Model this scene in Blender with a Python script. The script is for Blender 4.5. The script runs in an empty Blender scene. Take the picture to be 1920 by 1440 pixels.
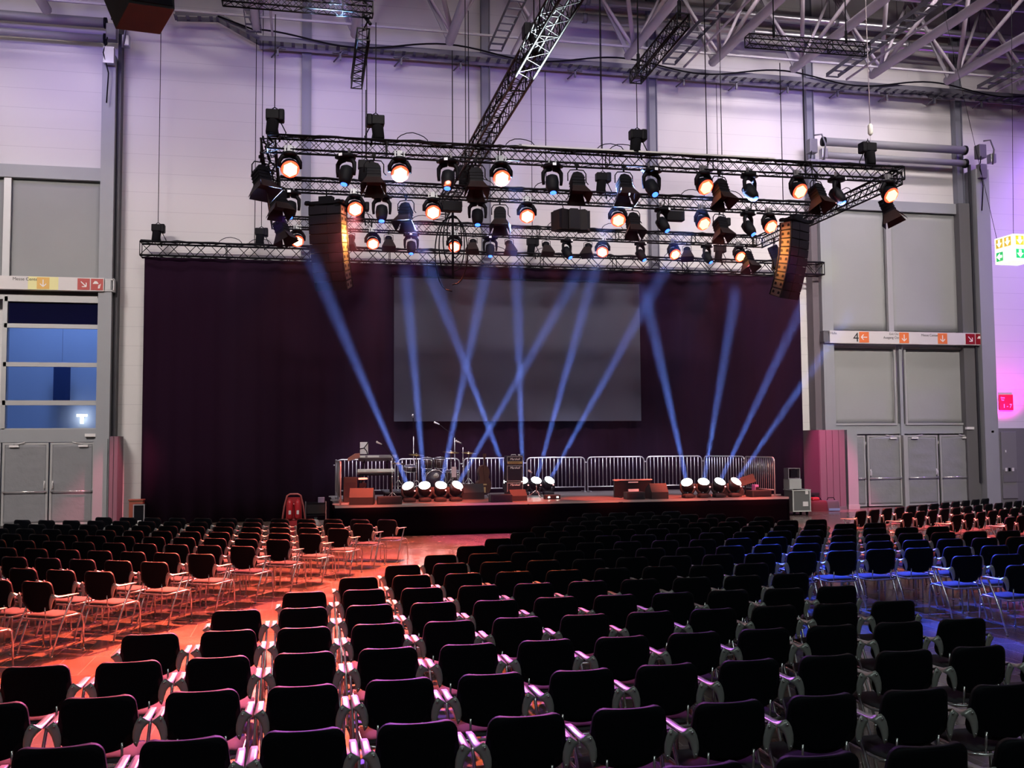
import bpy, bmesh, math, random
import numpy as np
from mathutils import Vector, Matrix
random.seed(7)
sc = bpy.context.scene
COL = sc.collection
PI = math.pi
R = math.radians

# ------------------------------------------------------------------ camera, world, exposure
FPX, PITCH, ROLL, HC, YAW = 1830.0, R(3.5), R(-0.42), 2.32, R(12.0)
def _basis():
    f = Vector((math.sin(YAW)*math.cos(PITCH), math.cos(YAW)*math.cos(PITCH), math.sin(PITCH)))
    r = Vector((math.cos(YAW), -math.sin(YAW), 0))
    u = r.cross(f)
    c, s = math.cos(ROLL), math.sin(ROLL)
    return f, r*c + u*s, u*c - r*s
CF, CR, CU = _basis()
cam = bpy.data.cameras.new('camera')
cam.sensor_width = 36; cam.sensor_fit = 'HORIZONTAL'; cam.lens = 36*FPX/1920
cam.clip_end = 300
camo = bpy.data.objects.new('camera', cam); COL.objects.link(camo)
camo.matrix_world = Matrix(((CR.x, CU.x, -CF.x, 0), (CR.y, CU.y, -CF.y, 0), (CR.z, CU.z, -CF.z, HC), (0, 0, 0, 1)))
sc.camera = camo
def ray(x, y):
    return CF + CR*((x-960)/FPX) - CU*((y-720)/FPX)
def at(x, y, Y):                      # point of the plane y = Y seen at this place of the photograph
    v = ray(x, y); v = v*(Y/v.y); return Vector((v.x, v.y, v.z+HC))
def atz(x, y, z):                     # the same on the plane z
    v = ray(x, y); v = v*((z-HC)/v.z); return Vector((v.x, v.y, z))

W = bpy.data.worlds.new('world'); sc.world = W; W.use_nodes = True
W.node_tree.nodes['Background'].inputs[0].default_value = (0.25, 0.2, 0.4, 1)
W.node_tree.nodes['Background'].inputs[1].default_value = 0.02
sc.view_settings.view_transform = 'Standard'; sc.view_settings.look = 'None'
sc.view_settings.exposure = 0.0; sc.view_settings.gamma = 1.0
sc.view_settings.use_curve_mapping = False
sc.cycles.max_bounces = 5; sc.cycles.diffuse_bounces = 3; sc.cycles.glossy_bounces = 3
sc.cycles.transmission_bounces = 4; sc.cycles.volume_bounces = 0; sc.cycles.transparent_max_bounces = 8
sc.cycles.sample_clamp_indirect = 4.0; sc.cycles.caustics_reflective = False; sc.cycles.caustics_refractive = False

def aim(o, target):
    d = Vector(target) - o.location
    o.rotation_euler = d.to_track_quat('-Z', 'Y').to_euler()
def area(name, loc, target, sx, sy, color, power, spread=180):
    l = bpy.data.lights.new(name, 'AREA'); l.shape = 'RECTANGLE'; l.size = sx; l.size_y = sy
    l.color = color; l.energy = power; l.spread = R(spread)
    o = bpy.data.objects.new(name, l); COL.objects.link(o); o.location = loc; aim(o, target); return o
def spot(name, loc, target, angle, color, power, blend=.3, radius=.05):
    l = bpy.data.lights.new(name, 'SPOT'); l.spot_size = R(angle); l.spot_blend = blend
    l.color = color; l.energy = power; l.shadow_soft_size = radius
    o = bpy.data.objects.new(name, l); COL.objects.link(o); o.location = loc; aim(o, target); return o
def point(name, loc, color, power, radius=.1):
    l = bpy.data.lights.new(name, 'POINT'); l.color = color; l.energy = power; l.shadow_soft_size = radius
    o = bpy.data.objects.new(name, l); COL.objects.link(o); o.location = loc; return o

# hall lighting: dimmed white roof lamps washing the end wall, violet floods above, magenta floor flood on the right
for x in (-9, -1, 7, 15, 22):
    area('roof_flood', (x, 24.5, 18.4), (x, 31.6, 7.0), 5, .8, (1.0, .84, .86), 80, 100)
for x in (14.5, 20):  # extra pair added to brighten the upper right of the wall
    area('roof_flood', (x, 24.5, 18.4), (x+.5, 31.6, 12.5), 4, .8, (1.0, .87, .88), 95, 70)
for x, tx, pw in ((-13, -11, 1000), (2, 5.5, 620), (16, 18.5, 1150)):
    area('hall_flood', (x, 9.0, 17.6), (tx, 31.6, 4.5), 6, 1.0, (1.0, .88, .82), pw, 70)
for i, x in enumerate((-7, 1, 9, 17)):
    area('violet_flood', (x, 26.5, 14.0), (x, 31.6, 13.2), 4, .5, (.42, .28, 1.0), 52, 110)
area('violet_flood', (30.5, 28.4, 16.5), (27.6, 31.6, 8.5), 2.5, .6, (.42, .18, 1.0), 620, 90)
spot('magenta_uplight', (25.3, 30.7, 3.1), (25.3, 31.6, 4.6), 130, (1.0, .03, .75), 300, 1.0, .15)
spot('violet_uplight', (28.2, 30.0, 3.0), (27.5, 31.6, 7.2), 110, (.32, .12, 1.0), 430, 1.0, .15)
spot('pink_side_fill', (14.7, 27.2, 7.9), (17.5, 30.3, 1.0), 24, (1, .10, .32), 7000, .8, .08)  # spots added to turn the cladding boxes pink
spot('pink_side_fill', (-1.5, 27.2, 7.9), (-5.4, 30.7, 1.0), 18, (1, .16, .26), 4500, .8, .08)
# dim neutral fill added behind the camera to lift the chairs' armrest wings
for x in (-4, 8):
    area('rear_fill', (x, -6, 15), (x+2, 14, 0), 4, 1.5, (.85, 1.0, .92), 190, 150)

# ------------------------------------------------------------------ materials
MATS = {}
def mat(name, col, rough=.5, metal=0, emit=None, estr=1.0, noise=0, nscale=8, bump=0, bscale=40, spec=.5):
    if name in MATS: return MATS[name]
    m = bpy.data.materials.new(name); m.use_nodes = True
    nt = m.node_tree; b = nt.nodes['Principled BSDF']
    c = tuple(col)+(1,)
    b.inputs['Base Color'].default_value = c
    b.inputs['Roughness'].default_value = rough; b.inputs['Metallic'].default_value = metal
    b.inputs['Specular IOR Level'].default_value = spec
    tc = nt.nodes.new('ShaderNodeTexCoord')
    if noise:
        n = nt.nodes.new('ShaderNodeTexNoise'); n.inputs['Scale'].default_value = nscale
        n.inputs['Detail'].default_value = 4
        nt.links.new(tc.outputs['Object'], n.inputs['Vector'])
        mx = nt.nodes.new('ShaderNodeMix'); mx.data_type = 'RGBA'
        mx.inputs[6].default_value = tuple(v*(1-noise) for v in col)+(1,)
        mx.inputs[7].default_value = tuple(min(1, v*(1+noise)) for v in col)+(1,)
        nt.links.new(n.outputs['Fac'], mx.inputs[0]); nt.links.new(mx.outputs[2], b.inputs['Base Color'])
    if bump:
        n = nt.nodes.new('ShaderNodeTexNoise'); n.inputs['Scale'].default_value = bscale
        nt.links.new(tc.outputs['Object'], n.inputs['Vector'])
        bp = nt.nodes.new('ShaderNodeBump'); bp.inputs['Strength'].default_value = bump
        bp.inputs['Distance'].default_value = .01
        nt.links.new(n.outputs['Fac'], bp.inputs['Height']); nt.links.new(bp.outputs[0], b.inputs['Normal'])
    if emit:
        b.inputs['Emission Color'].default_value = tuple(emit)+(1,)
        b.inputs['Emission Strength'].default_value = estr
    MATS[name] = m
    return m

M_fabric = mat('black_fabric', (.007, .008, .012), .95, bump=.2, bscale=300, spec=.05)
M_shell = mat('black_plastic', (.007, .008, .012), .6, spec=.14)
M_seat = mat('seat_fabric', (.055, .050, .060), .85, bump=.2, bscale=260, spec=.3)
M_chrome = mat('chrome', (.86, .86, .88), .20, .8)
M_alu = mat('satin_aluminium', (.50, .52, .51), .34, .45)
M_armtop = mat('arm_aluminium', (.62, .60, .64), .30, .7)
M_rubber = mat('foot_cap', (.35, .35, .36), .4, .3)
M_black = mat('black_metal', (.006, .006, .009), .5, spec=.10)
M_truss = mat('black_truss', (.005, .005, .007), .5, spec=.12)
M_steel = mat('white_painted_steel', (.50, .46, .53), .55)
M_darksteel = mat('dark_galvanised', (.16, .16, .18), .5, .4)
M_galv = mat('galvanised', (.42, .42, .45), .35, .8)
M_grey = mat('grey_paint', (.30, .32, .345), .55, noise=.04, nscale=2)
M_greyfab = mat('grey_blind', (.31, .325, .325), .85, noise=.05, nscale=1.2, bump=.25, bscale=6)
M_doorcloth = mat('grey_door_cloth', (.23, .24, .26), .8, noise=.10, nscale=3, bump=.9, bscale=9)
M_frame = mat('pale_frame', (.42, .43, .44), .45, .2)
M_white = mat('white_plastic', (.75, .75, .76), .4)
M_bar = mat('barrier_steel', (.62, .61, .66), .3, .7)
M_wedge = mat('speaker_black', (.014, .012, .015), .6, spec=.25)
M_grille = mat('speaker_grille', (.008, .007, .013), .6, 0, spec=.25, noise=.35, nscale=60)
M_red = mat('red_paint', (.35, .02, .03), .45)
M_case = mat('flight_case_grey', (.13, .14, .14), .5)
M_wood = mat('dark_wood', (.05, .022, .012), .4, noise=.3, nscale=12)

# ------------------------------------------------------------------ mesh helpers
class MB:
    def __init__(s): s.v = []; s.f = []; s.sm = []
    def add(s, vs, fs, smooth=False):
        o = len(s.v); s.v += [tuple(p) for p in vs]
        s.f += [tuple(i+o for i in f) for f in fs]; s.sm += [smooth]*len(fs)
        return s
    def box(s, c, d, m=None, bev=0):
        x, y, z = (q/2 for q in d); c = Vector(c)
        P = []
        if bev:
            b = bev
            for (ax, ay, az) in ((x-b, y-b, z), (x-b, y, z-b), (x, y-b, z-b)):
                pass
            bm = bmesh.new(); bmesh.ops.create_cube(bm, size=1)
            for v in bm.verts: v.co = Vector((v.co.x*d[0], v.co.y*d[1], v.co.z*d[2]))
            bmesh.ops.bevel(bm, geom=list(bm.edges), offset=b, segments=2, affect='EDGES', profile=.5)
            bm.verts.index_update()
            vs = [v.co.copy() for v in bm.verts]; fs = [[v.index for v in f.verts] for f in bm.faces]; bm.free()
        else:
            vs = [Vector((i*x, j*y, k*z)) for i in (-1, 1) for j in (-1, 1) for k in (-1, 1)]
            fs = [(0, 1, 3, 2), (4, 6, 7, 5), (0, 4, 5, 1), (2, 3, 7, 6), (0, 2, 6, 4), (1, 5, 7, 3)]
        vs = [(m @ v if m else v)+c for v in vs]
        return s.add(vs, fs)
    def tube(s, pts, r, n=8, closed=False, smooth=True, caps=True):
        pts = [Vector(p) for p in pts]; L = len(pts); rs = r if isinstance(r, (list, tuple)) else [r]*L
        vs = []; prev = None
        for i, p in enumerate(pts):
            if closed: t = pts[(i+1) % L]-pts[i-1]
            else: t = pts[min(i+1, L-1)]-pts[max(i-1, 0)]
            if t.length < 1e-9: t = Vector((0, 0, 1))
            t.normalize()
            if prev is None:
                a = Vector((0, 0, 1)) if abs(t.z) < .9 else Vector((1, 0, 0))
                nx = t.cross(a).normalized()
            else:
                nx = (prev - t*prev.dot(t))
                nx = nx.normalized() if nx.length > 1e-6 else t.orthogonal().normalized()
            prev = nx; ny = t.cross(nx)
            for k in range(n):
                a = 2*PI*k/n+PI/n
                vs.append(p+(nx*math.cos(a)+ny*math.sin(a))*rs[i])
        fs = []
        for i in range(L if closed else L-1):
            for k in range(n):
                a = i*n+k; b = i*n+(k+1) % n; j = (i+1) % L
                fs.append((a, b, j*n+(k+1) % n, j*n+k))
        if caps and not closed:
            fs.append(tuple(range(n-1, -1, -1))); fs.append(tuple((L-1)*n+k for k in range(n)))
        return s.add(vs, fs, smooth)
    def lathe(s, prof, n=20, m=None, c=(0, 0, 0), smooth=True):
        vs = []; c = Vector(c)
        for r, z in prof:
            for k in range(n):
                a = 2*PI*k/n; v = Vector((r*math.cos(a), r*math.sin(a), z))
                vs.append((m @ v if m else v)+c)
        fs = []
        for i in range(len(prof)-1):
            for k in range(n):
                fs.append((i*n+k, i*n+(k+1) % n, (i+1)*n+(k+1) % n, (i+1)*n+k))
        fs.append(tuple(range(n-1, -1, -1))); fs.append(tuple((len(prof)-1)*n+k for k in range(n)))
        return s.add(vs, fs, smooth)
    def prism(s, poly, y0, y1, m=None, c=(0, 0, 0)):      # polygon in x,z extruded along y
        c = Vector(c); n = len(poly)
        vs = [Vector((a, y0, b)) for a, b in poly]+[Vector((a, y1, b)) for a, b in poly]
        vs = [(m @ v if m else v)+c for v in vs]
        fs = [tuple(range(n)), tuple(range(2*n-1, n-1, -1))]+[(i, i+n, (i+1) % n+n, (i+1) % n) for i in range(n)]
        return s.add(vs, fs)
    def grid(s, P, smooth=True):                          # P[i][j] sheet
        n, k = len(P), len(P[0])
        return s.add([p for r in P for p in r], [(i*k+j, i*k+j+1, (i+1)*k+j+1, (i+1)*k+j) for i in range(n-1) for j in range(k-1)], smooth)
    def shell(s, P, Q, smooth=True):                      # two matching sheets closed round the rim
        n, k = len(P), len(P[0]); o = n*k
        vs = [p for r in P for p in r]+[p for r in Q for p in r]
        fs = []
        for i in range(n-1):
            for j in range(k-1):
                a, b, c, d = i*k+j, i*k+j+1, (i+1)*k+j+1, (i+1)*k+j
                fs += [(a, b, c, d), (o+d, o+c, o+b, o+a)]
        rim = [j for j in range(k)]+[i*k+k-1 for i in range(1, n)]+[(n-1)*k+j for j in range(k-2, -1, -1)]+[i*k for i in range(n-2, 0, -1)]
        for a, b in zip(rim, rim[1:]+rim[:1]): fs.append((b, a, o+a, o+b))
        return s.add(vs, fs, smooth)
    def mesh(s, name):
        me = bpy.data.meshes.new(name); me.from_pydata(s.v, [], s.f)
        me.polygons.foreach_set('use_smooth', s.sm); me.update()
        bm = bmesh.new(); bm.from_mesh(me); bmesh.ops.recalc_face_normals(bm, faces=bm.faces); bm.to_mesh(me); bm.free()
        return me
    def build(s, name, m, parent=None):
        me = s.mesh(name)
        me.materials.append(m)
        o = bpy.data.objects.new(name, me); COL.objects.link(o)
        if parent: o.parent = parent
        return o
    def xf(s, M):
        s.v = [tuple(M @ Vector(v)) for v in s.v]; return s

def tag(o, label=None, cat=None, group=None, kind=None):
    if label: o['label'] = label
    if cat: o['category'] = cat
    if group: o['group'] = group
    if kind: o['kind'] = kind
    return o
def thing(name, loc, rz=0, label=None, cat=None, group=None, kind=None, rot=None):
    o = bpy.data.objects.new(name, None); COL.objects.link(o); o.empty_display_size = .1
    o.location = loc; o.rotation_euler = rot if rot is not None else (0, 0, rz)
    return tag(o, label, cat, group, kind)
KIDS = {}
def children(o):
    return [c for c in COL.objects if c.parent == o]
def tree(o):                                             # [(object, [subtree])]
    return (o, [tree(c) for c in children(o)])
def copy_tree(t, parent=None):
    o, ch = t; c = o.copy(); COL.objects.link(c)
    if parent: c.parent = parent
    for k in ch: copy_tree(k, c)
    return c
def setting(name, mb, m):
    o = mb.build(name, m); o['kind'] = 'structure'; return o
def rz(a): return Matrix.Rotation(a, 3, 'Z')
def rx(a): return Matrix.Rotation(a, 3, 'X')
def ry(a): return Matrix.Rotation(a, 3, 'Y')
ORD = ['', 'first', 'second', 'third', 'fourth', 'fifth', 'sixth', 'seventh', 'eighth', 'ninth', 'tenth', 'eleventh', 'twelfth', 'thirteenth', 'fourteenth', 'fifteenth', 'sixteenth', 'seventeenth', 'eighteenth', 'nineteenth', 'twentieth', 'twenty-first', 'twenty-second', 'twenty-third', 'twenty-fourth', 'twenty-fifth', 'twenty-sixth']
def text(parent, body, size, loc, rot, m, name='lettering', ext=.001, align='CENTER', shear=0, bold=0):
    c = bpy.data.curves.new(name, 'FONT'); c.body = body; c.size = size; c.extrude = ext
    c.align_x = align; c.align_y = 'CENTER'; c.shear = shear; c.offset = bold
    o = bpy.data.objects.new(name, c); COL.objects.link(o)
    dg = bpy.context.evaluated_depsgraph_get(); dg.update()
    me = bpy.data.meshes.new_from_object(o.evaluated_get(dg))
    bpy.data.objects.remove(o)
    me.materials.clear(); me.materials.append(m); me.name = name
    n = bpy.data.objects.new(name, me); COL.objects.link(n); n.location = loc; n.rotation_euler = rot; n.parent = parent
    return n

# ------------------------------------------------------------------ room shell
def nodes_of(name, rough=.5):
    m = bpy.data.materials.new(name); m.use_nodes = True
    nt = m.node_tree; b = nt.nodes['Principled BSDF']; b.inputs['Roughness'].default_value = rough
    tc = nt.nodes.new('ShaderNodeTexCoord'); return m, nt, b, tc
# polished floor of narrow boards with pale joints
M_floor, nt, b, tc = nodes_of('polished_floor', .2)
br = nt.nodes.new('ShaderNodeTexBrick'); br.inputs['Scale'].default_value = 1
br.inputs['Brick Width'].default_value = .30; br.inputs['Row Height'].default_value = .90
br.inputs['Mortar Size'].default_value = .006; br.offset = .5
br.inputs['Color1'].default_value = (.165, .115, .095, 1); br.inputs['Color2'].default_value = (.125, .090, .075, 1)
br.inputs['Mortar'].default_value = (.26, .20, .17, 1)
nt.links.new(tc.outputs['Object'], br.inputs['Vector']); nt.links.new(br.outputs['Color'], b.inputs['Base Color'])
n1 = nt.nodes.new('ShaderNodeTexNoise'); n1.inputs['Scale'].default_value = 1.4; n1.inputs['Detail'].default_value = 5
nt.links.new(tc.outputs['Object'], n1.inputs['Vector'])
mr = nt.nodes.new('ShaderNodeMapRange'); mr.inputs[1].default_value = .3; mr.inputs[2].default_value = .7
mr.inputs[3].default_value = .14; mr.inputs[4].default_value = .30
nt.links.new(n1.outputs['Fac'], mr.inputs[0]); nt.links.new(mr.outputs[0], b.inputs['Roughness'])
b.inputs['Specular IOR Level'].default_value = .7
setting('floor', MB().box((10, 10, -.1), (60, 50, .2)), M_floor)
# white wall panels with fine horizontal seams
M_wall, nt, b, tc = nodes_of('white_wall_panels', .65)
sx = nt.nodes.new('ShaderNodeSeparateXYZ'); nt.links.new(tc.outputs['Object'], sx.inputs[0])
mo = nt.nodes.new('ShaderNodeMath'); mo.operation = 'PINGPONG'; mo.inputs[1].default_value = .3
nt.links.new(sx.outputs['Z'], mo.inputs[0])
lt = nt.nodes.new('ShaderNodeMath'); lt.operation = 'LESS_THAN'; lt.inputs[1].default_value = .007
nt.links.new(mo.outputs[0], lt.inputs[0])
mx = nt.nodes.new('ShaderNodeMix'); mx.data_type = 'RGBA'
mx.inputs[6].default_value = (.66, .65, .65, 1); mx.inputs[7].default_value = (.54, .53, .54, 1)
nt.links.new(lt.outputs[0], mx.inputs[0]); nt.links.new(mx.outputs[2], b.inputs['Base Color'])
M_ceil = mat('roof_deck', (.20, .19, .23), .7)
YW = 31.6
w = MB()
zt, zb = at(100, 560, 31.15).z, at(100, 828, 31.15).z        # opening for the glazing over the left doors
xl, xr_ = at(2, 700, 31.15).x, at(184, 700, 31.15).x
for x0, x1, z0, z1 in ((-20, xl, 0, 19.2), (xl, xr_, 0, zb), (xl, xr_, zt, 19.2), (xr_, 40, 0, 19.2)):
    w.box(((x0+x1)/2, YW+.15, (z0+z1)/2), (x1-x0, .3, z1-z0))
setting('wall_back', w, M_wall)
M_sidewall = mat('side_wall', (.30, .29, .31), .8)
setting('wall_left', MB().box((-20.1, 10, 9.6), (.2, 50, 19.2)), M_sidewall)
setting('wall_right', MB().box((40.1, 10, 9.6), (.2, 50, 19.2)), M_sidewall)
setting('wall_front', MB().box((10, -15.1, 9.6), (60, .2, 19.2)), M_sidewall)
c = MB().box((10, 10, 19.3), (60, 50, .2))
for i in range(60): c.box((10, 33-i*.8, 19.16), (60, .12, .10))
setting('ceiling', c, M_ceil)
# grey steel columns of the end wall
for i, x in enumerate((-.0, 5.85, 11.72, 17.66, 23.68)):
    m = MB().box((x, 31.48, 9.6), (.30, .20, 19.2)).box((x-.13, 31.36, 9.6), (.03, .08, 19.2)).box((x+.13, 31.36, 9.6), (.03, .08, 19.2))
    setting('trim_%d' % (i+1), m, mat('column_grey', (.20, .21, .26), .5))
# plinth
setting('baseboard_back', MB().box((10, 31.57, .06), (60, .05, .12)), M_darksteel)

def pane_frame(x0, x1, z0, z1, y, t=.07, d=.06):
    m = MB()
    m.box(((x0+x1)/2, y, z0+t/2), (x1-x0, d, t)).box(((x0+x1)/2, y, z1-t/2), (x1-x0, d, t))
    m.box((x0+t/2, y, (z0+z1)/2), (t, d, z1-z0-2*t)).box((x1-t/2, y, (z0+z1)/2), (t, d, z1-z0-2*t))
    return m
def cloth(x0, x1, z0, z1, y, amp, seed, n=26, k=30):
    rnd = random.Random(seed); w_ = [(rnd.uniform(1, 9), rnd.uniform(-3, 3), rnd.uniform(0, 6), rnd.uniform(.3, 1)) for _ in range(6)]
    P = []; Q = []
    for i in range(k):
        r = []; q = []
        for j in range(n):
            u, v = j/(n-1), i/(k-1); x = x0+(x1-x0)*u; z = z0+(z1-z0)*v
            e = min(1, 4*min(u, 1-u)+.25)
            d = sum(a*math.sin(fz*z*2.2+fx*x*1.6+p) for fz, fx, p, a in w_)/6*amp*e
            r.append((x, y-abs(d)-.004, z)); q.append((x, y+.006, z))
        P.append(r); Q.append(q)
    return MB().shell(P, Q)
def door_leaf(root, x0, x1, z1, y, side, seed, handle=True, closer=True):
    # side: +1 handle near x1, -1 handle near x0
    f = pane_frame(x0, x1, .04, z1, y, .06, .06).build('door_leaf', M_frame, root)
    cloth(x0+.06, x1-.06, .10, z1-.06, y-.01, .035, seed).build('cloth_cover', M_doorcloth, f)
    MB().tube([(x0+.05, y-.10, 1.02), (x1-.05, y-.10, 1.02)], .016).box((x0+.06, y-.06, 1.02), (.05, .08, .05)).box((x1-.06, y-.06, 1.02), (.05, .08, .05)).build('push_bar', M_chrome, f)
    if handle:
        hx = x1-.09 if side > 0 else x0+.09
        MB().box((hx, y-.045, 1.22), (.04, .02, .22)).tube([(hx, y-.05, 1.27), (hx, y-.10, 1.27), (hx, y-.10, 1.08)], .011).build('door_handle', M_white, f)
    if closer:
        hx = x0+.32 if side > 0 else x1-.32
        MB().box((hx, y-.06, z1-.10), (.26, .05, .06)).tube([(hx, y-.07, z1-.05), (hx+side*.30, y-.09, z1+.02)], .010).build('door_closer', M_white, f)

YP = 31.15
# --- left portal: double door, glazing, blinds
L = lambda x, y, Y=YP: at(x, y, Y)
d1 = thing('door_1', (0, 0, 0), kind='structure')
xj0, xj1 = L(190, 400).x, L(215, 400).x                     # grey jamb
MB().box(((xj0+xj1)/2, 31.2, 7.1), (xj1-xj0, .6, 14.2)).build('jamb', M_grey, d1)
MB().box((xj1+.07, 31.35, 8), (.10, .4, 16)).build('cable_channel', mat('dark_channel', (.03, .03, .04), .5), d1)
MB().box((-9.1, 31.3, (L(100, 312).z+L(100, 336).z)/2), (2*(9.1+xj0), .4, L(100, 312).z-L(100, 336).z)).build('lintel', M_grey, d1)
MB().box((-9.1, 31.48, (L(100, 312).z+14.6)/2), (2*(9.1+xj0), .1, 14.6-L(100, 312).z)).build('upper_panel', M_wall, d1)
zs1, zs0 = L(100, 517, 30.9).z, L(100, 545, 30.9).z
zbl = L(100, 336).z
for x0, x1 in ((-12, L(6, 400).x), (L(20, 400).x, xj0)):
    cloth(x0, x1, zs0, zbl, 31.28, .035, int(x1*7), 14, 16).build('blind', M_greyfab, d1)
MB().box((L(13, 400).x, 31.22, (zbl+zs0)/2), (.2, .14, zbl-zs0)).build('mullion', M_frame, d1)
MB().box((xj0-1.5, 31.2, L(100, 549).z), (3.2, .22, .16)).build('shadow_box', mat('dark_channel', ()), d1)  # dark colour stands in for the shadowed gap under the sign
MB().box(((xj0-3+xj0)/2-.05, 31.16, L(100, 558).z), (3.0, .14, .16)).build('header_rail', M_frame, d1)
zt0 = L(100, 803).z
MB().box((xj0-1.6, 31.2, (L(100, 805).z+L(100, 829).z)/2), (3.4, .3, L(100, 805).z-L(100, 829).z)).build('transom', M_grey, d1)
zd = L(90, 830).z
for a, bx, sd, s in ((5, 91.5, 1, 3), (94.5, 178, -1, 4)):
    door_leaf(d1, L(a, 900).x, L(bx, 900).x, zd, 31.08, sd, s)
MB().box(((L(178, 900).x+L(204, 900).x)/2, 31.1, zd/2+.05), (L(204, 900).x-L(178, 900).x, .5, zd+.1)).build('side_panel', M_grey, d1)
MB().box((L(2, 900).x-.05, 31.1, zd/2), (.12, .2, zd)).build('side_post', M_frame, d1)
MB().box((L(172, 816).x, 30.98, L(172, 816).z), (.30, .10, .09)).build('sensor_box', M_white, d1)
# glazing of the left portal
wn = thing('window_1', (0, 0, 0), kind='structure')
gx0, gx1 = L(12, 700).x, L(184, 700).x
rows_ = ((566, 608), (616, 680), (688, 751), (760, 804))
M_pane, nt, b, tc = nodes_of('clear_pane', .03)
b.inputs['Base Color'].default_value = (.75, .85, 1, 1); b.inputs['Transmission Weight'].default_value = 1.0
b.inputs['IOR'].default_value = 1.35
M_panedark = mat('tinted_pane', (.004, .005, .03), .08, spec=.9)
f = MB()
f.box(((gx0+gx1)/2, 31.16, (L(100, 560).z+L(100, 806).z)/2), (.0001, .0001, .0001))
f = MB()
zz = [L(100, 562).z]+[v for r in rows_[:3] for v in (L(100, r[1]).z,)]+[L(100, 806).z]
edges = [(L(100, 558).z, L(100, 567).z), (L(100, 608).z, L(100, 616).z), (L(100, 680).z, L(100, 688).z), (L(100, 751).z, L(100, 760).z), (L(100, 803).z, L(100, 807).z)]
for a, b_ in edges: f.box(((gx0+gx1)/2, 31.14, (a+b_)/2), (gx1-gx0+.16, .12, abs(a-b_)))
f.box((gx0-.06, 31.14, (edges[0][0]+edges[-1][1])/2), (.13, .12, edges[0][0]-edges[-1][1]))
f.box((gx1+.02, 31.14, (edges[0][0]+edges[-1][1])/2), (.06, .12, edges[0][0]-edges[-1][1]))
f.build('window_frame', M_frame, wn)
for i, (a, b_) in enumerate(rows_):
    z1, z0 = L(100, a).z, L(100, b_).z
    MB().box(((gx0+gx1)/2, 31.17, (z0+z1)/2), (gx1-gx0, .012, z1-z0)).build('pane', M_panedark if i == 0 else M_pane, wn)
# the neighbouring hall seen through the glass
nb = MB().box((-7.5, 37, 5), (14, .2, 12)).box((-14.5, 34.5, 5), (.2, 5, 12)).box((-.5, 34.5, 5), (.2, 5, 12)).box((-7.5, 34.5, 11), (14, 5, .2)).box((-7.5, 34.5, .2), (14, 5, .2))
setting('wall_beyond', nb, mat('blue_hall_wall', (.50, .55, .62), .8))
area('neighbour_hall_lamp', (-7.5, 34, 10.2), (-7.5, 36, 3), 3, 1, (.32, .48, 1.0), 300)
ban = thing('hanging_banner', (at(116, 718, 36.5).x, 36.5, at(116, 718, 36.5).z), label='dark blue banner hanging in the next hall, seen through the left glazing', cat='banner')
MB().box((0, 0, 0), (.55, .02, 1.35)).build('cloth', mat('banner_blue', (.02, .04, .12), .8), ban)
MB().tube([(-.3, 0, .70), (.3, 0, .70)], .02).tube([(0, 0, .7), (0, 0, 10.9-ban.location.z)], .006).build('hanging_rail', M_steel, ban)
lb = thing('wall_lamp', (at(154, 780, 36.7).x, 36.7, at(154, 780, 36.7).z), label='small bright wall lamp in the next hall behind the lowest left pane', cat='lamp')
MB().box((0, .1, 0), (.1, .2, .1)).build('arm', M_steel, lb)
MB().box((0, -.02, .02), (.34, .08, .08)).box((0, -.02, -.14), (.10, .05, .26)).build('lamp_head', mat('lamp_white', (.8, .8, .8), .5, emit=(1, .97, .85), estr=12), lb)

# --- right portal
d2 = thing('door_2', (0, 0, 0), kind='structure')
xa, xb, xc, xd = L(1534, 500).x, L(1554, 500).x, L(1800, 500).x, L(1848, 620).x
zl1, zl0 = L(1700, 378).z, L(1700, 397).z
MB().box(((xa+xb)/2, 31.2, zl1/2), (xb-xa, .5, zl1)).build('jamb', M_grey, d2)
MB().box((xa-.12, 31.35, zl1/2), (.24, .4, zl1)).build('side_reveal', mat('reveal_brown', (.14, .12, .14), .6), d2)
MB().box((L(1808, 500).x, 31.2, zl1/2), (L(1820, 500).x-L(1797, 500).x, .4, zl1)).build('jamb', mat('jamb_dark', (.13, .13, .14), .6), d2)
MB().box((L(1834, 500).x, 31.1, 6.1), (.55, .7, 12.2)).build('jamb', M_grey, d2)
MB().box((L(1818, 500).x, 30.98, 6.6), (.07, .1, 11.6)).build('cable_channel', mat('dark_channel', ()), d2)
MB().box(((xb+xc)/2, 31.3, (zl1+zl0)/2), (xc-xb, .3, zl1-zl0)).build('lintel', M_grey, d2)
zs = L(1690, 645, 30.9).z
zblo = L(1690, 797).z
for x0, x1, z0, z1 in ((1556, 1662, 620, 397), (1675, 1798, 620, 397)):
    cloth(L(x0, 500).x, L(x1, 500).x, L(1690, z0).z, L(1690, z1).z, 31.3, .04, x0, 16, 16).build('blind', M_greyfab, d2)
for x0, x1 in ((1562, 1681), (1697, 1816)):
    a, b_ = L(x0, 720).x, L(x1, 720).x
    z0, z1 = L(1690, 797).z, L(1690, 650).z
    f = pane_frame(a, b_, z0, z1, 31.2, .07, .08).build('blind_frame', M_frame, d2)
    cloth(a+.07, b_-.07, z0+.07, z1-.04, 31.26, .03, x0, 16, 16).build('blind', M_greyfab, f)
MB().box((L(1668, 500).x, 31.22, (zl0+zs)/2), (.2, .14, zl0-zs)).build('mullion', M_frame, d2)
MB().box((L(1689, 720).x, 31.2, zs/2), (.12, .16, zs)).build('mullion', M_grey, d2)
MB().box(((xb+xc)/2+.1, 31.3, (L(1690, 803).z+L(1690, 813).z)/2+.08), (xc-xb+.3, .2, .36)).build('transom', M_grey, d2)
zd2 = L(1700, 816).z
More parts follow.
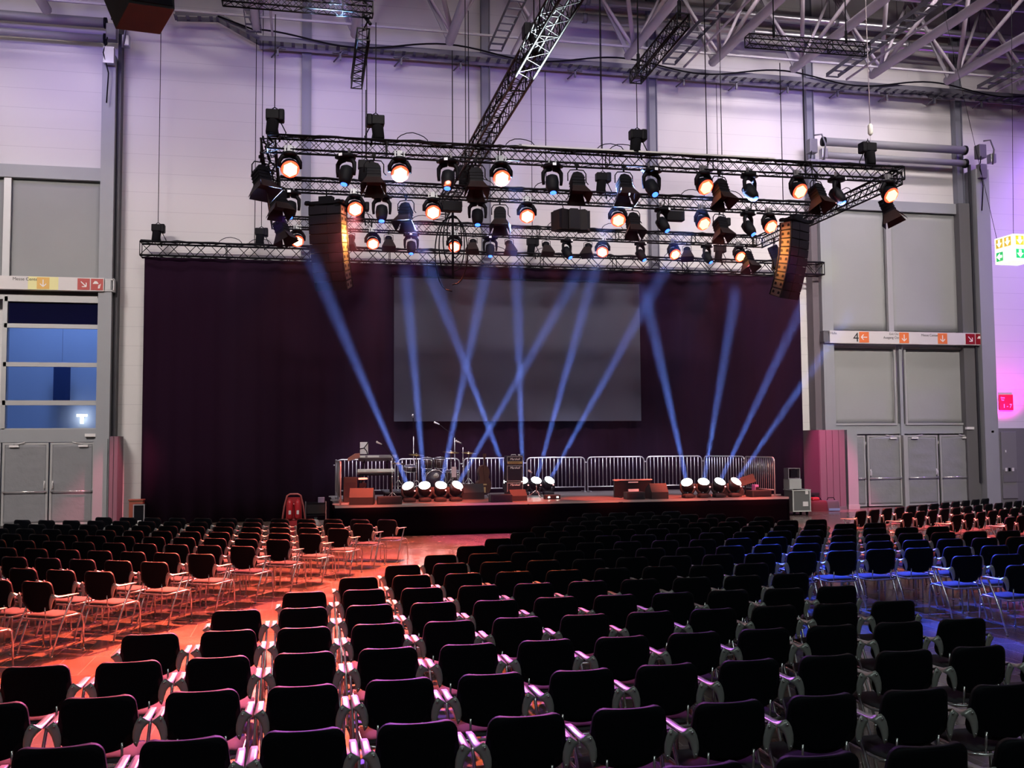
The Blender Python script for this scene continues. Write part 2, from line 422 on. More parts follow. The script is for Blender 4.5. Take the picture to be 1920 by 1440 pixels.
for a, bx, sd, s, h, cl in ((1603, 1622, 1, 11, False, False), (1626, 1689, -1, 12, True, True), (1699, 1758, 1, 13, True, True), (1762, 1824, -1, 14, False, True)):
    door_leaf(d2, L(a, 880).x, L(bx, 880).x, zd2, 31.12, sd, s, h, cl)
MB().box((L(1694, 880).x, 31.1, zd2/2), (.12, .2, zd2)).build('door_post', M_frame, d2)
MB().box((L(1813, 803).x, 31.0, L(1813, 803).z), (.30, .10, .09)).build('sensor_box', M_white, d2)

# cladding boxes flanking the doors, lit pink by the added side spots
M_pinkbox = mat('ribbed_cladding', (.15, .10, .13), .6)
def clad(name, x0, x1, y0, z, n, label):
    t = thing(name, ((x0+x1)/2, y0, 0), label=label, cat='wall cladding')
    m = MB().box((0, (31.5-y0)/2, z/2), (x1-x0, 31.5-y0, z))
    for i in range(n): m.box((-(x1-x0)/2+(i+.5)*(x1-x0)/n, -.01, z/2), ((x1-x0)/n-.025, .04, z-.02))
    m.build('ribbed_box', M_pinkbox, t)
    MB().box((0, -.03, .06), (x1-x0, .03, .12)).build('kick_strip', M_darksteel, t)
    return t
clad('cladding_box', at(1537, 880, 30.3).x, at(1585, 880, 30.3).x, 30.3, at(1560, 806, 30.3).z, 4, 'pink-lit ribbed cladding box left of the right-hand doors')
clad('cladding_box', at(204, 900, 30.7).x, at(221, 900, 30.7).x, 30.7, at(210, 818, 30.7).z, 2, 'narrow pink-lit cladding box right of the left-hand doors')
t = thing('door_post', (at(1595, 880, 30.6).x, 30.7, 0), label='light grey square post between pink cladding box and right-hand doors', cat='post')
MB().box((0, .1, at(1595, 806, 30.6).z/2), (.38, .7, at(1595, 806, 30.6).z)).build('shaft', M_grey, t)
MB().box((0, .1, .08), (.42, .74, .16)).build('base_strip', M_frame, t)
# service cupboard by the magenta wall
cx0 = at(1853, 880, 30.8).x
t = thing('service_cupboard', (cx0+1.2, 30.8, 0), label='tall dark grey service cupboard at the foot of the magenta-lit wall', cat='cupboard')
hz = at(1870, 803, 30.8).z
MB().box((0, .4, hz/2), (2.4, .8, hz)).build('carcass', mat('cupboard_grey', (.16, .16, .18), .55), t)
dr = MB().box((-.35, -.02, hz/2+.05), (.62, .04, hz-.35), bev=.01).build('door', mat('cupboard_door', (.20, .20, .22), .5), t)
MB().box((-.35, -.05, hz*.38), (.56, .02, .45)).build('hatch', mat('cupboard_grey', ()), dr)
MB().box((-.5, -.05, hz*.70), (.04, .03, .08)).build('lock', M_white, dr)
for i, x in enumerate((-.52, -.38, -.24)): MB().box((x, -.07, hz*.46), (.08, .02, .12)).build('switch', M_white if i != 1 else M_black, dr)
MB().box((-1.0, -.03, hz-.12), (.10, .04, .08)).build('socket', M_white, t)

# wayfinding boards over the doors
M_signw = mat('sign_white', (.62, .60, .60), .4)
M_or = mat('sign_orange', (.75, .19, .06), .4); M_amb = mat('sign_amber', (.72, .42, .08), .4)
M_ma = mat('sign_maroon', (.28, .008, .02), .4); M_re = mat('sign_red', (.42, .03, .025), .4)
M_inkw = mat('sign_ink_white', (.8, .78, .76), .5); M_ink = mat('sign_ink_dark', (.02, .02, .02), .5)
M_yel = mat('yellow_film', (.78, .75, .35), .3)
def arrow(parent, x, z, s, m, ang, y=-.135):          # arrow pointing down turned by ang
    b = MB()
    Mx = ry(ang)
    for poly in (([(-.10, .78), (.10, .78), (.10, -.55), (-.10, -.55)]), ([(-.02, -.85), (-.62, -.28), (-.62, -.02), (.0, -.58)]), ([(.02, -.85), (.62, -.28), (.62, -.02), (.0, -.58)])):
        b.prism([(p*s/2*.85, q*s/2*.85) for p, q in poly], 0, .004, Mx, (x, y, z))
    return b.build('arrow', m, parent)
def tile(parent, x, z, s, m, name='sign_tile'):
    return MB().box((x, -.125, z), (s, .012, s)).build(name, m, parent)
def pictoshower(parent, x, z, s):
    b = MB().prism([(-.35*s, .05*s), (.15*s, .05*s), (0, .28*s), (-.18*s, .30*s)], 0, .004, None, (x, -.137, z))
    for i in range(3): b.prism([(.12*s+i*.08*s, -.05*s+i*.05*s), (.17*s+i*.08*s, -.03*s+i*.05*s), (.13*s+i*.05*s, -.33*s), (.08*s+i*.05*s, -.35*s)], 0, .004, None, (x, -.137, z))
    b.build('pictogram', M_inkw, parent)
Y0 = 30.95
def P2(px, py): v = at(px, py, Y0-.12); return v
zc = (P2(1690, 622).z+P2(1690, 645).z)/2; H = P2(1690, 622).z-P2(1690, 645).z
xs0, xs1 = P2(1556, 630).x, P2(1848, 630).x
rs = thing('wayfinding_sign', ((xs0+xs1)/2, Y0, zc), label='long white wayfinding sign with orange arrows over the right doors', cat='sign')
ox = (xs0+xs1)/2
MB().box((0, 0, 0), (xs1-xs0, .24, H)).build('board', M_signw, rs)
MB().box((-(xs1-xs0)/2-.14, 0, 0), (.18, .20, H*.8)).box((-(xs1-xs0)/2-.05, .05, H/2-.03), (.3, .3, .05)).box((-(xs1-xs0)/2-.05, .05, -H/2+.03), (.3, .3, .05)).build('bracket', M_darksteel, rs)
s = H*.86
for px_, m_, a in ((1620, M_or, -PI/2), (1695, M_or, 0), (1767, M_or, 0), (1819, M_ma, -PI/4)):
    x = P2(px_, 632).x-ox
    tl = tile(rs, x, 0, s, m_); arrow(tl, x, 0, s*.95, M_inkw, -a if px_ == 1620 else a)
x = P2(1837.5, 632).x-ox
tl = tile(rs, x, 0, s, M_ma); pictoshower(tl, x, 0, s)
up = (PI/2, 0, 0)
text(rs, '4', .46, (P2(1605, 632).x-ox, -.125, -.02), up, M_ink)
text(rs, 'Halle', .12, (P2(1563, 632).x-ox, -.125, H*.28), up, M_ink)
text(rs, 'Exit Ost', .11, (P2(1676, 625).x-ox, -.125, H*.30), up, M_ink)
text(rs, 'Ausgang Ost', .12, (P2(1671, 632).x-ox, -.125, 0), up, M_ink)
text(rs, 'Messe Center', .12, (P2(1743, 626).x-ox, -.125, H*.25), up, M_ink)
zc = (P2(100, 519).z+P2(100, 544).z)/2; H = P2(100, 519).z-P2(100, 544).z
xs1 = P2(195, 530).x; xs0 = xs1-6.2
ls = thing('wayfinding_sign', ((xs0+xs1)/2, Y0, zc), label='long white wayfinding sign with yellow field and red fire tiles over left doors', cat='sign')
ox = (xs0+xs1)/2
MB().box((0, 0, 0), (xs1-xs0, .24, H)).build('board', M_signw, ls)
MB().box(((xs1-xs0)/2+.10, 0, 0), (.16, .16, H*.8)).box(((xs1-xs0)/2+.05, .05, H/2-.03), (.44, .26, .04)).box(((xs1-xs0)/2+.05, .05, -H/2+.03), (.44, .26, .04)).box(((xs1-xs0)/2+.26, .05, 0), (.04, .26, H)).build('bracket', M_frame, ls)
s = H*.86
MB().box((P2(81, 530).x-ox, -.122, 0), (P2(110, 530).x-P2(53, 530).x, .008, H*.96)).build('yellow_field', M_yel, ls)
for px_, m_, a in ((81, M_amb, 0), (157, M_re, -PI/4)):
    x = P2(px_, 530).x-ox; tl = tile(ls, x, 0, s, m_); arrow(tl, x, 0, s*.95, M_inkw, a)
x = P2(182, 530).x-ox; tl = tile(ls, x, 0, s, M_re); pictoshower(tl, x, 0, s)
text(ls, 'Messe Center', .13, (P2(49, 524).x-ox, -.128, H*.27), up, M_ink)
spot('yellow_fill', (-8.5, 30.3, at(100, 547, 31).z-1.1), (-7.7, 31.15, at(100, 556, 31).z), 40, (1, .95, .15), 5, .8)  # yellow spots added for the glow on the header and the right jamb
spot('yellow_fill', (xa+1.6, 29.2, at(1545, 500, 31).z), (xa+.2, 31.15, at(1545, 500, 31).z), 46, (.95, 1, .2), 30, 1)
# red gate plate
v0, v1 = at(1873, 740, 31.55), at(1899, 769, 31.55)
t = thing('gate_plate', ((v0.x+v1.x)/2, 31.54, (v0.z+v1.z)/2), label='red square plate reading 1 - 7 on the magenta wall', cat='sign')
MB().box((0, 0, 0), (v1.x-v0.x, .05, v0.z-v1.z)).build('plate', mat('plate_red', (.55, .02, .03), .4), t)
text(t, '1 - 7', .20, (.03, -.03, -.14), up, M_inkw)
text(t, 'Gate\nTor', .085, (-.16, -.03, .13), up, M_inkw)
# illuminated exit cube
v = at(1900, 432, 20)
t = thing('exit_sign_cube', (at(1900, 465, 20).x+.32, 20.32, at(1900, 463, 20).z), rz=R(1), label='illuminated white exit sign cube with green arrows hanging at right', cat='sign')
S = .64
MB().box((0, 0, 0), (S, S, S), bev=.012).build('light_box', mat('exit_white', (.8, .8, .78), .5, emit=(.95, 1, .93), estr=.95), t)
M_gr = mat('exit_green', (.01, .35, .12), .5, emit=(.01, .60, .18), estr=.8)
M_ye = mat('exit_yellow', (.6, .45, .02), .5, emit=(.62, .48, .06), estr=.8)
for k, m_ in ((0, M_gr), (1, M_gr)):
    Rm = rz(0 if k == 0 else -PI/2)
    for (qx, qz, mm, ang) in ((-.15, -.15, M_gr, 0 if k == 0 else PI/2), (-.15, .17, M_ye, 0), (.13, .17, M_ye, 0)):
        b = MB().box(Rm @ Vector((qx, -S/2-.004, qz)), (.22, .006, .22), Rm); tl = b.build('exit_tile', mm, t)
        b = MB()
        A = ry(ang)
        for poly in ([(-.032, .09), (.032, .09), (.032, 0), (-.032, 0)], [(-.09, .01), (.09, .01), (0, -.095)]):
            b.prism(poly, 0, .003, Rm @ A, Rm @ Vector((qx, -S/2-.012, qz)))
        b.build('exit_arrow', mat('exit_arrow_white', (.8, .8, .8), .5, emit=(1, 1, 1), estr=1.1), tl)
m = MB()
for p, q in (((-.28, .28, .32), (-1.6, 1.0, 9)), ((-.28, -.28, .32), (-.5, -.9, 9)), ((.28, -.28, .32), (.4, -.7, 9))): m.tube([p, q], .006)
m.build('suspension_wire', M_black, t)

# ------------------------------------------------------------------ roof steelwork
zc0, zt1 = 15.2, 18.0
for i, x in enumerate([-13.6+3.0*k for k in range(16)]):
    x += .08
    t = thing('roof_girder', (x, 30.3, zc0), label='pale tubular roof girder, %s from the left, running out over the hall' % ORD[i+1], cat='roof girder', group='tubular roof girders')
    MB().tube([(0, 0, 0), (0, -40, 0)], .15, 10).build('bottom_chord', M_steel, t)
    for j in range(6):
        y = -.6-6.0*j; m = MB()
        for dx in (-1.5, 1.5):
            m.tube([(0, y, 0), (dx, y+.6, zt1-zc0)], .055, 6)
            m.tube([(0, y, 0), (dx, y-3.0, zt1-zc0)], .075, 6)
        m.build('web_tube', M_steel, t)
    if i < 15:
        MB().tube([(1.5, 0, zt1-zc0), (1.5, -40, zt1-zc0)], .10, 8).build('top_chord', M_steel, t)
        for j in range(3):
            MB().box((1.5, -.6-6.0*j, .05), (3.0, .06, .06)).build('tie_bar', mat('tie_grey', (.33, .32, .36), .5), t)
            MB().box((2.2, -.2-6.0*j, 1.5), (.14, .05, 3.4), ry(-.45)).build('brace_bar', mat('tie_grey', ()), t)
for i, (z, y, r) in enumerate(((16.5, 30.6, .15), (16.92, 30.2, .12), (17.35, 31.1, .15), (17.75, 29.6, .12))):
    t = thing('service_pipe', (20, y, z), label='long silver service pipe under the roof, %s from the bottom' % ORD[i+1], cat='pipe', group='silver pipes under the roof')
    m = MB().tube([(-11.5, 0, 0), (19.8, 0, 0)], r, 12); m.build('pipe', mat('insulated_pipe', (.50, .50, .54), .28, .85), t)
    for k in range(10): MB().tube([(-11+3*k, 0, 0), (-10.85+3*k, 0, 0)], r*1.12, 12).tube([(-10.9+3*k, 0, 0), (-10.9+3*k, 0, 1.8)], .01, 4).build('pipe_clamp', M_darksteel, t)
# cable tray along the wall
t = thing('cable_tray', (0, 30.95, 15.0), label='dark grey cable tray running along the top of the white wall', cat='cable tray')
def tray(mb, a, b_, wd=.42, hgt=.16, step=.35):
    a, b_ = Vector(a), Vector(b_); d = (b_-a); n = int(d.length/step); dn = d.normalized()
    sd = dn.cross(Vector((0, 0, 1))).normalized()*wd/2
    up_ = Vector((0, 0, hgt/2))
    for s_ in (-1, 1):
        p = a+sd*s_; q = b_+sd*s_
        mb.add([p-up_, p+up_, q+up_, q-up_, p-up_+sd*.06, p+up_+sd*.06, q+up_+sd*.06, q-up_+sd*.06], [(0, 1, 2, 3), (7, 6, 5, 4), (0, 4, 5, 1), (3, 2, 6, 7), (1, 5, 6, 2), (0, 3, 7, 4)])
    for k in range(n+1):
        p = a+dn*(step*k)-up_*.6
        mb.add([p-sd-dn*.05, p-sd+dn*.05, p+sd+dn*.05, p+sd-dn*.05, p-sd-dn*.05+up_*.3, p-sd+dn*.05+up_*.3, p+sd+dn*.05+up_*.3, p+sd-dn*.05+up_*.3], [(0, 1, 2, 3), (7, 6, 5, 4), (0, 4, 5, 1), (2, 6, 7, 3), (1, 5, 6, 2), (0, 3, 7, 4)])
M_tray = mat('tray_grey', (.13, .13, .16), .5, .5)
m = MB()
pA, pB = at(330, 30, 31.0), at(408, 32, 31.0); pC = at(486, 74, 31.0)
o = Vector((0, 30.95, 15.0))
xT = [pC.x, 32]
zT = 15.05
tray(m, pA-o, pB-o); tray(m, pB-o, Vector((pC.x, 31.0, zT))-o); tray(m, Vector((pC.x, 31.0, zT))-o, Vector((32, 31.0, zT))-o)
m.build('ladder', M_tray, t)
MB().box(((pC.x+32)/2, .28, zT-15), (32-pC.x, .04, .34)).build('back_plate', mat('plate_grey', (.24, .23, .28), .6), t)
m = MB()
for k in range(17):
    x = -.9+k*1.95
    MB().box((x, .1, -.13), (.5, .06, .05)).box((x, .1, -.24), (.06, .06, .26)).tube([(x-.2, .35, -.35), (x+.1, .0, -.10)], .025, 5).build('tray_bracket', M_tray, t)
pts = [at(408, 30, 30.7)]
for k in range(90):
    x = pC.x-.2+k*.34; ph = (x % 5.9)/5.9
    z = zT+.06-.17*math.sin(2*PI*ph)
    pts.append(Vector((x, 30.7, z)))
t2 = MB().tube([tuple(p) for p in pts], .03, 6).build('wall_cable', M_black); tag(t2, 'thick black cable snaking along the front of the wall cable tray', 'cable')
for i, (x, y1) in enumerate(((-1.6, 12), (6.0, 8), (11.99, 6), (18.07, 6), (24.1, 6))):
    t = thing('cable_ladder', (x, 30.5, zc0-.05), label='grey cable ladder running out from the wall under the roof, %s from the left' % ORD[i+1], cat='cable ladder', group='cable ladders under the roof')
    m = MB(); tray(m, (0, 0, 0), (0, -24, .3), .45, .14, .5); m.build('ladder', M_tray, t)
    m = MB().tube([(.55, .0, -.1), (.55, -24, .2)], .04, 6)
    m.build('conduit', M_steel, t)
# roller tubes above the portals
for (a, b_, yy, lab) in (((-12, at(196, 50, 31).x), (15.25, 14.75), 31.05, 'left'), ((at(1545, 280, 31).x, at(1808, 280, 31).x), (at(1650, 272, 31).z, at(1650, 297, 31).z), 31.0, 'right')):
    for k, z in enumerate(b_):
        t = thing('roller_tube', ((a[0]+a[1])/2, yy, z), label='grey %s roller tube above the %s-hand doors' % (('upper', 'lower')[k], lab), cat='roller', group='roller tubes above the doors')
        h = (a[1]-a[0])/2
        MB().tube([(-h, 0, 0), (h, 0, 0)], .15 if k == 0 else .12, 14).build('tube', mat('roller_grey', (.26, .27, .28), .45), t)
        MB().tube([(-h-.06, 0, 0), (-h+.02, 0, 0)], .17, 12).tube([(h-.02, 0, 0), (h+.06, 0, 0)], .17, 12).build('end_cap', M_black, t)
def motor_box(p, label):
    t = thing('roller_drive', p, label=label, cat='motor')
    MB().box((0, 0, 0), (.30, .3, .5), bev=.02).tube([(0, -.2, .35), (.28, -.2, .40), (.42, -.2, .05), (.34, -.2, -.5)], .03).build('gear_case', M_darksteel, t)
    MB().box((.42, -.05, -.25), (.22, .25, .34), bev=.02).box((-.05, -.1, -.75), (.30, .2, .5)).build('motor', M_galv, t)
    MB().tube([(-.1, -.15, -.2), (-.2, -.2, -.7), (-.05, -.15, -1.3), (-.1, -.1, -2.2)], .02).build('chain', M_black, t)
motor_box(at(1838, 285, 30.8), 'dark roller drive at the right end of the right-hand roller tubes')
motor_box(at(1522, 275, 30.8), 'dark roller drive at the left end of the right-hand roller tubes')
motor_box(at(210, 62, 30.8), 'dark roller drive above the grey jamb of the left-hand doors')

# ------------------------------------------------------------------ stage rigging
def box_truss(name, a, b_, wd, label, group=None, cable=0, seg=2.5, m_=None, cr=.024, cross=True, lr=.009):
    a, b_ = Vector(a), Vector(b_); d = b_-a; Ln = d.length; dn = d.normalized()
    t = thing(name, a, label=label, cat='truss', group=group)
    sd = Vector((dn.y, -dn.x, 0)).normalized()*wd/2; u = Vector((0, 0, wd/2))
    cs = [sd+u, -sd+u, -sd-u, sd-u]
    mm = m_ or M_truss
    for c_ in cs: MB().tube([c_, d+c_], cr, 6).build('chord', mm, t)
    m = MB(); st = wd*.95; n = max(1, round(Ln/st)); st = Ln/n
    for k in range(n):
        for q in range(4):
            c0, c1 = cs[q], cs[(q+1) % 4]
            p, r_ = (c0, c1) if k % 2 == 0 else (c1, c0)
            m.tube([p+dn*st*k, r_+dn*st*(k+1)], lr, 4, caps=False, smooth=False)
            if cross and q % 2 == 1: m.tube([r_+dn*st*k, p+dn*st*(k+1)], .008, 4, caps=False, smooth=False)
    m.build('lacing', mm, t)
    m = MB()
    ks = [0]+[j*seg for j in range(1, int(Ln/seg)+1)]+[Ln]
    for s_ in ks:
        for q in range(4):
            c0, c1 = cs[q], cs[(q+1) % 4]; m.tube([c0+dn*s_, c1+dn*s_], .016, 4, smooth=False)
    m.build('end_frame', mm, t)
    if cable:
        rnd = random.Random(int(Ln*100)); m = MB()
        for r2 in range(cable):
            pts = []; kk = int(Ln/.35)
            for k in range(kk+1):
                pts.append(dn*(Ln*k/kk)+sd*rnd.uniform(-.7, .7)+u*(1.12+rnd.uniform(0, .22)))
            m.tube(pts, .022, 5)
        for k in range(max(1, int(Ln/3))):
            s_ = rnd.uniform(.1, .9)*Ln; q = [dn*(s_+.35*math.cos(z_)-.1)+sd*rnd.uniform(-.2, .2)+u*(1.1)+Vector((0, 0, .22*math.sin(z_))) for z_ in [PI*i_/8 for i_ in range(9)]]
            m.tube(q, .011, 5)
        m.build('cable_loom', M_black, t)
    return t
XL, XR = -.80, 14.15
def zt_(x): return 8.68+.0066*(x+.8)
box_truss('lighting_truss', (XL, 20.9, 8.70), (XR, 20.9, 8.78), .30, 'long black front lighting truss, nearest of the cross trusses over the stage', cable=2)
box_truss('lighting_truss', (XL+.18, 24.2, 8.70), (XR-.2, 24.2, 8.70), .30, 'second black lighting truss across the rig, between front and third', cable=3)
box_truss('lighting_truss', (XL+.18, 28.4, 8.70), (XR-.2, 28.4, 8.68), .30, 'third black lighting truss across the rig, just before the curtain truss', cable=3)
box_truss('lighting_truss', (XL, 21.08, 8.70), (XL, 28.6, 8.70), .30, 'black side truss closing the left end of the rig', cable=2)
box_truss('lighting_truss', (XR, 21.08, 8.75), (XR, 28.6, 8.68), .30, 'black side truss closing the right end of the rig', cable=1)
box_truss('lighting_truss', (3.85, 5.0, 9.1), (3.85, 28.2, 9.08), .34, 'black truss running from the rig out over the audience', cable=1)
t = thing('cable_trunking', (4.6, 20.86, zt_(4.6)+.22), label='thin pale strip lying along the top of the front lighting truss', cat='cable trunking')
MB().box((3.1, 0, .02), (6.2, .12, .035), ry(-.0066)).build('cover', mat('lit_line_white', (.7, .7, .68), .4), t)  # white of the cover stands in for the lit line on the truss
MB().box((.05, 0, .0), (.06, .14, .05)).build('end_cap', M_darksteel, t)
def at2(x, y, Y): p = at(x, y, Y); return p
dl, dr_ = at(264, 476, 30.95), at(1540, 507, 30.95)
box_truss('curtain_truss', (dl.x, 30.95, 8.28), (dr_.x, 30.95, 8.34), .42, 'long black rear truss carrying the stage curtain', cable=2, cr=.03, cross=False, lr=.015)
# spreader trusses hung from the roof
box_truss('spreader_truss', (-1.75, 20.9, 11.78), (1.40, 20.9, 11.78), .26, 'short black truss crossing the top edge at left', group='spreader trusses', cr=.02)
box_truss('spreader_truss', (1.22, 21.2, 11.35), (1.22, 24.2, 11.35), .26, 'short black truss seen end-on under the left spreader', group='spreader trusses', cr=.02)
box_truss('spreader_truss', (7.40, 18.0, 10.8), (7.40, 20.9, 10.7), .26, 'short slanting black truss right of the audience truss', group='spreader trusses', cr=.02)
box_truss('spreader_truss', (11.80, 24.2, 13.30), (15.45, 24.2, 13.33), .28, 'short black truss high at right under the roof girders', group='spreader trusses', cr=.02)
# hoists and wires
def hoist(x, y, z, lean, label, k=0, top=16.5):
    t = thing('chain_hoist', (x, y, z), rz=lean, label=label, cat='chain hoist', group='chain hoists of the rig')
    MB().box((0, 0, .34), (.34, .20, .20), bev=.02).box((.13, 0, .33), (.12, .24, .24), bev=.03).build('motor_body', M_black, t)
    MB().lathe([(.105, -.03), (.115, .02), (.12, .24), (.10, .27)], 12, ry(.12), (-.06, 0, -.02)).build('chain_bag', mat('bag_black', (.006, .006, .008), .9, spec=.1), t)
    MB().tube([(.12, 0, .42), (.0, 0, .50), (-.10, 0, .42)], .012).tube([(.10, 0, .24), (.22, 0, .0), (.16, 0, -.14)], .012).tube([(.02, .02, .22), (.1, .02, -.18)], .02).build('hook', M_chrome if k else M_black, t)
    t.scale = (1.08,)*3
    MB().tube([(0, 0, .5), (0, 0, (top-z)/1.08)], .010, 5).build('chain', M_black, t)
    return t
for x, y, l, s_ in ((-.66, 20.9, 'chain hoist on the front truss at its left corner', 0), (1.47, 20.9, 'chain hoist on the front truss, second from the left', 1), (7.42, 20.9, 'chain hoist on the front truss under the slanting spreader', 0), (13.28, 20.9, 'chain hoist with bright round hook near the right end of the front truss', 1)):
    hoist(x, y, zt_(x)+.26, s_*PI, l, top=11.5 if x < 2 else (10.6 if x < 8 else 9.62))
for x, l in ((1.45, 'chain hoist on the second truss at left'), (3.98, 'chain hoist on the second truss beside the audience truss'), (7.62, 'chain hoist on the second truss at right of centre')):
    hoist(x, 24.2, 8.92, 0, l, top=11.2 if x < 2 else 16.5)
for x, l in ((1.6, 'chain hoist on the third truss left of centre'), (12.9, 'chain hoist on the third truss at right')):
    hoist(x, 28.4, 8.9, 0, l)
for x, l in ((-4.40, 'chain hoist on the far left end of the curtain truss'), (-1.35, 'chain hoist on the curtain truss left of the speaker stack'), (7.3, 'chain hoist on the curtain truss above the screen'), (13.9, 'chain hoist on the curtain truss at right')):
    hoist(x, 30.95, 8.58, 0, l, top=14.75 if x > 0 else 16.5)
hoist(3.98, 16.6, 9.32, PI, 'chain hoist on the audience truss beside its lit section')
t = thing('hook_block', (13.36, 20.9, 9.85), label='bright round hook block above the hoist at right', cat='hook')
MB().lathe([(.02, -.15), (.06, -.1), (.06, .1), (.02, .15)], 12).build('block', mat('block_white', (.85, .85, .8), .4), t)
MB().tube([(0, 0, .15), (-.06, 0, 8)], .012, 6).tube([(0, 0, -.15), (0, 0, -.4)], .012, 6).build('chain', M_steel, t)
for i, (px_, y0_, y1_, Y) in enumerate(((481, 60, 470, 30.9), (688, 0, 345, 24.2), (848, 95, 290, 20.9), (878, 20, 278, 24.2), (1022, 135, 290, 24.2), (1124, 0, 288, 20.9), (1320, 0, 300, 20.9), (1350, 125, 300, 28.4), (1462, 118, 365, 24.2), (1505, 130, 320, 20.9), (1012, 0, 65, 16.6))):
    a, b_ = at(px_, y0_, Y), at(px_, y1_, Y); zt2 = 15.2 if y0_ > 0 else 18.5
    o = MB().tube([(a.x, Y, max(a.z, 10) if y0_ > 0 else zt2), (a.x, Y, 8.48 if Y > 30 else (9.2 if Y < 17 else 8.84))], .012, 5).build('steel_wire', M_black)
    tag(o, 'thin dark suspension wire, %s from the left of the loose wires over the rig' % ORD[[2, 3, 4, 5, 7, 8, 9, 10, 11, 12, 6][i]-1], 'wire', 'suspension wires')
# bars between spreader ends and roof
for a, b_ in (((-1.1, 20.9, 11.9), (-1.1, 20.9, 15.1)), ((1.22, 20.9, 11.9), (1.22, 20.9, 15.1)), ((1.22, 21.3, 11.48), (1.35, 20.95, 11.66)), ((7.4, 18.2, 10.93), (7.4, 18.2, 15.1)), ((7.4, 20.7, 10.83), (7.4, 20.7, 15.1)), ((12.6, 24.2, 13.45), (12.6, 24.2, 15.1)), ((14.8, 24.2, 13.47), (14.8, 24.2, 15.1))):
    o = MB().tube([a, b_], .018, 6).tube([(b_[0], b_[1], a[2]), (a[0], a[1], a[2]+.35)], .04, 6).build('spreader_hanger', M_black)
    tag(o, 'dark hanger holding a spreader truss to the roof steel', 'hanger', 'spreader hangers')

# --- lamps
M_redlens = mat('wash_lens_hot', (.9, .5, .3), .4, emit=(1.0, .40, .20), estr=22)
M_redring = mat('wash_glow_ring', (.5, .05, .02), .4, emit=(1.0, .05, .02), estr=4)  # emissive ring stands in for the red glow around the lens
M_warmlens = mat('wash_lens_side', (.9, .6, .3), .4, emit=(1.0, .50, .15), estr=5)
M_bluelens = mat('blue_lens', (.1, .2, .8), .2, emit=(.03, .12, 1.0), estr=5)
M_whitelens = mat('beam_lens', (.8, .9, .9), .3, emit=(.82, 1.0, .95), estr=14)
def wash(hot=True):
    t = thing('wash_moving_head', (0, 0, 0))
    MB().box((0, 0, .20), (.10, .04, .16)).box((-.09, 0, .20), (.03, .05, .14)).box((.09, 0, .20), (.03, .05, .14)).build('hook_clamp', M_galv, t)
    MB().lathe([(.10, .06), (.14, .08), (.14, .13), (.09, .15)], 14).build('base', M_black, t)
    MB().tube([(0, 0, .09), (-.14, 0, .05), (-.195, 0, -.04), (-.20, 0, -.16)], [.05, .05, .045, .035], 8).tube([(0, 0, .09), (.14, 0, .05), (.195, 0, -.04), (.20, 0, -.16)], [.05, .05, .045, .035], 8).build('yoke', M_black, t)
    A = rx(R(-58))
    hd = MB().lathe([(.07, -.15), (.14, -.12), (.175, -.02), (.18, .06), (.165, .10)], 24, A @ rx(PI) , (0, 0, -.15))
    # head opens towards -z of A
    hd = MB().lathe([(.06, .16), (.13, .13), (.17, .03), (.18, -.05), (.172, -.085)], 24, rx(R(-52)), (0, 0, -.15)).build('head', M_black, t)
    D = rx(R(-52)) @ Vector((0, 0, -1)); c = Vector((0, 0, -.15))
    MB().lathe([(.172, -.088), (.160, -.10), (.12, -.094)], 24, rx(R(-52)), c).build('glow_ring', M_redring, hd)
    MB().lathe([(.138, -.098), (.138, -.118), (.10, -.122)], 6, rx(R(-52)) @ rz(PI/6), c, smooth=False).build('lens', M_redlens if hot else M_warmlens, hd)
    return t
def mover(mlens, pitch=40, r=.062):
    t = thing('spot_moving_head', (0, 0, 0))
    MB().box((-.07, 0, .26), (.03, .05, .12)).box((.07, 0, .26), (.03, .05, .12)).build('hook_clamp', M_galv, t)
    b = MB().lathe([(.13, .12), (.19, .13), (.19, .19), (.13, .21)], 16).box((0, 0, .165), (.46, .10, .05), bev=.015).build('base', M_black, t)
    MB().box((.0, -.20, .16), (.07, .01, .05)).build('display', mat('display_white', (.7, .7, .72), .4, emit=(.8, .8, .9), estr=.5), b)
    y = MB()
    for s_ in (-1, 1):
        y.tube([(s_*.02, 0, .11), (s_*.13, 0, .09), (s_*.185, 0, .02), (s_*.19, 0, -.12), (s_*.18, 0, -.22)], [.05, .055, .045, .035, .03], 8)
    y.build('yoke', M_black, t)
    A = rx(R(-pitch)); c = Vector((0, 0, -.18))
    hd = MB().lathe([(.07, .17), (.125, .13), (.14, .0), (.12, -.14), (.085, -.22)], 18, A, c).build('head', M_shell, t)
    MB().lathe([(r, -.222), (r*1.02, -.235), (r*.4, -.245)], 16, A, c).build('lens', mlens, hd)
    return t
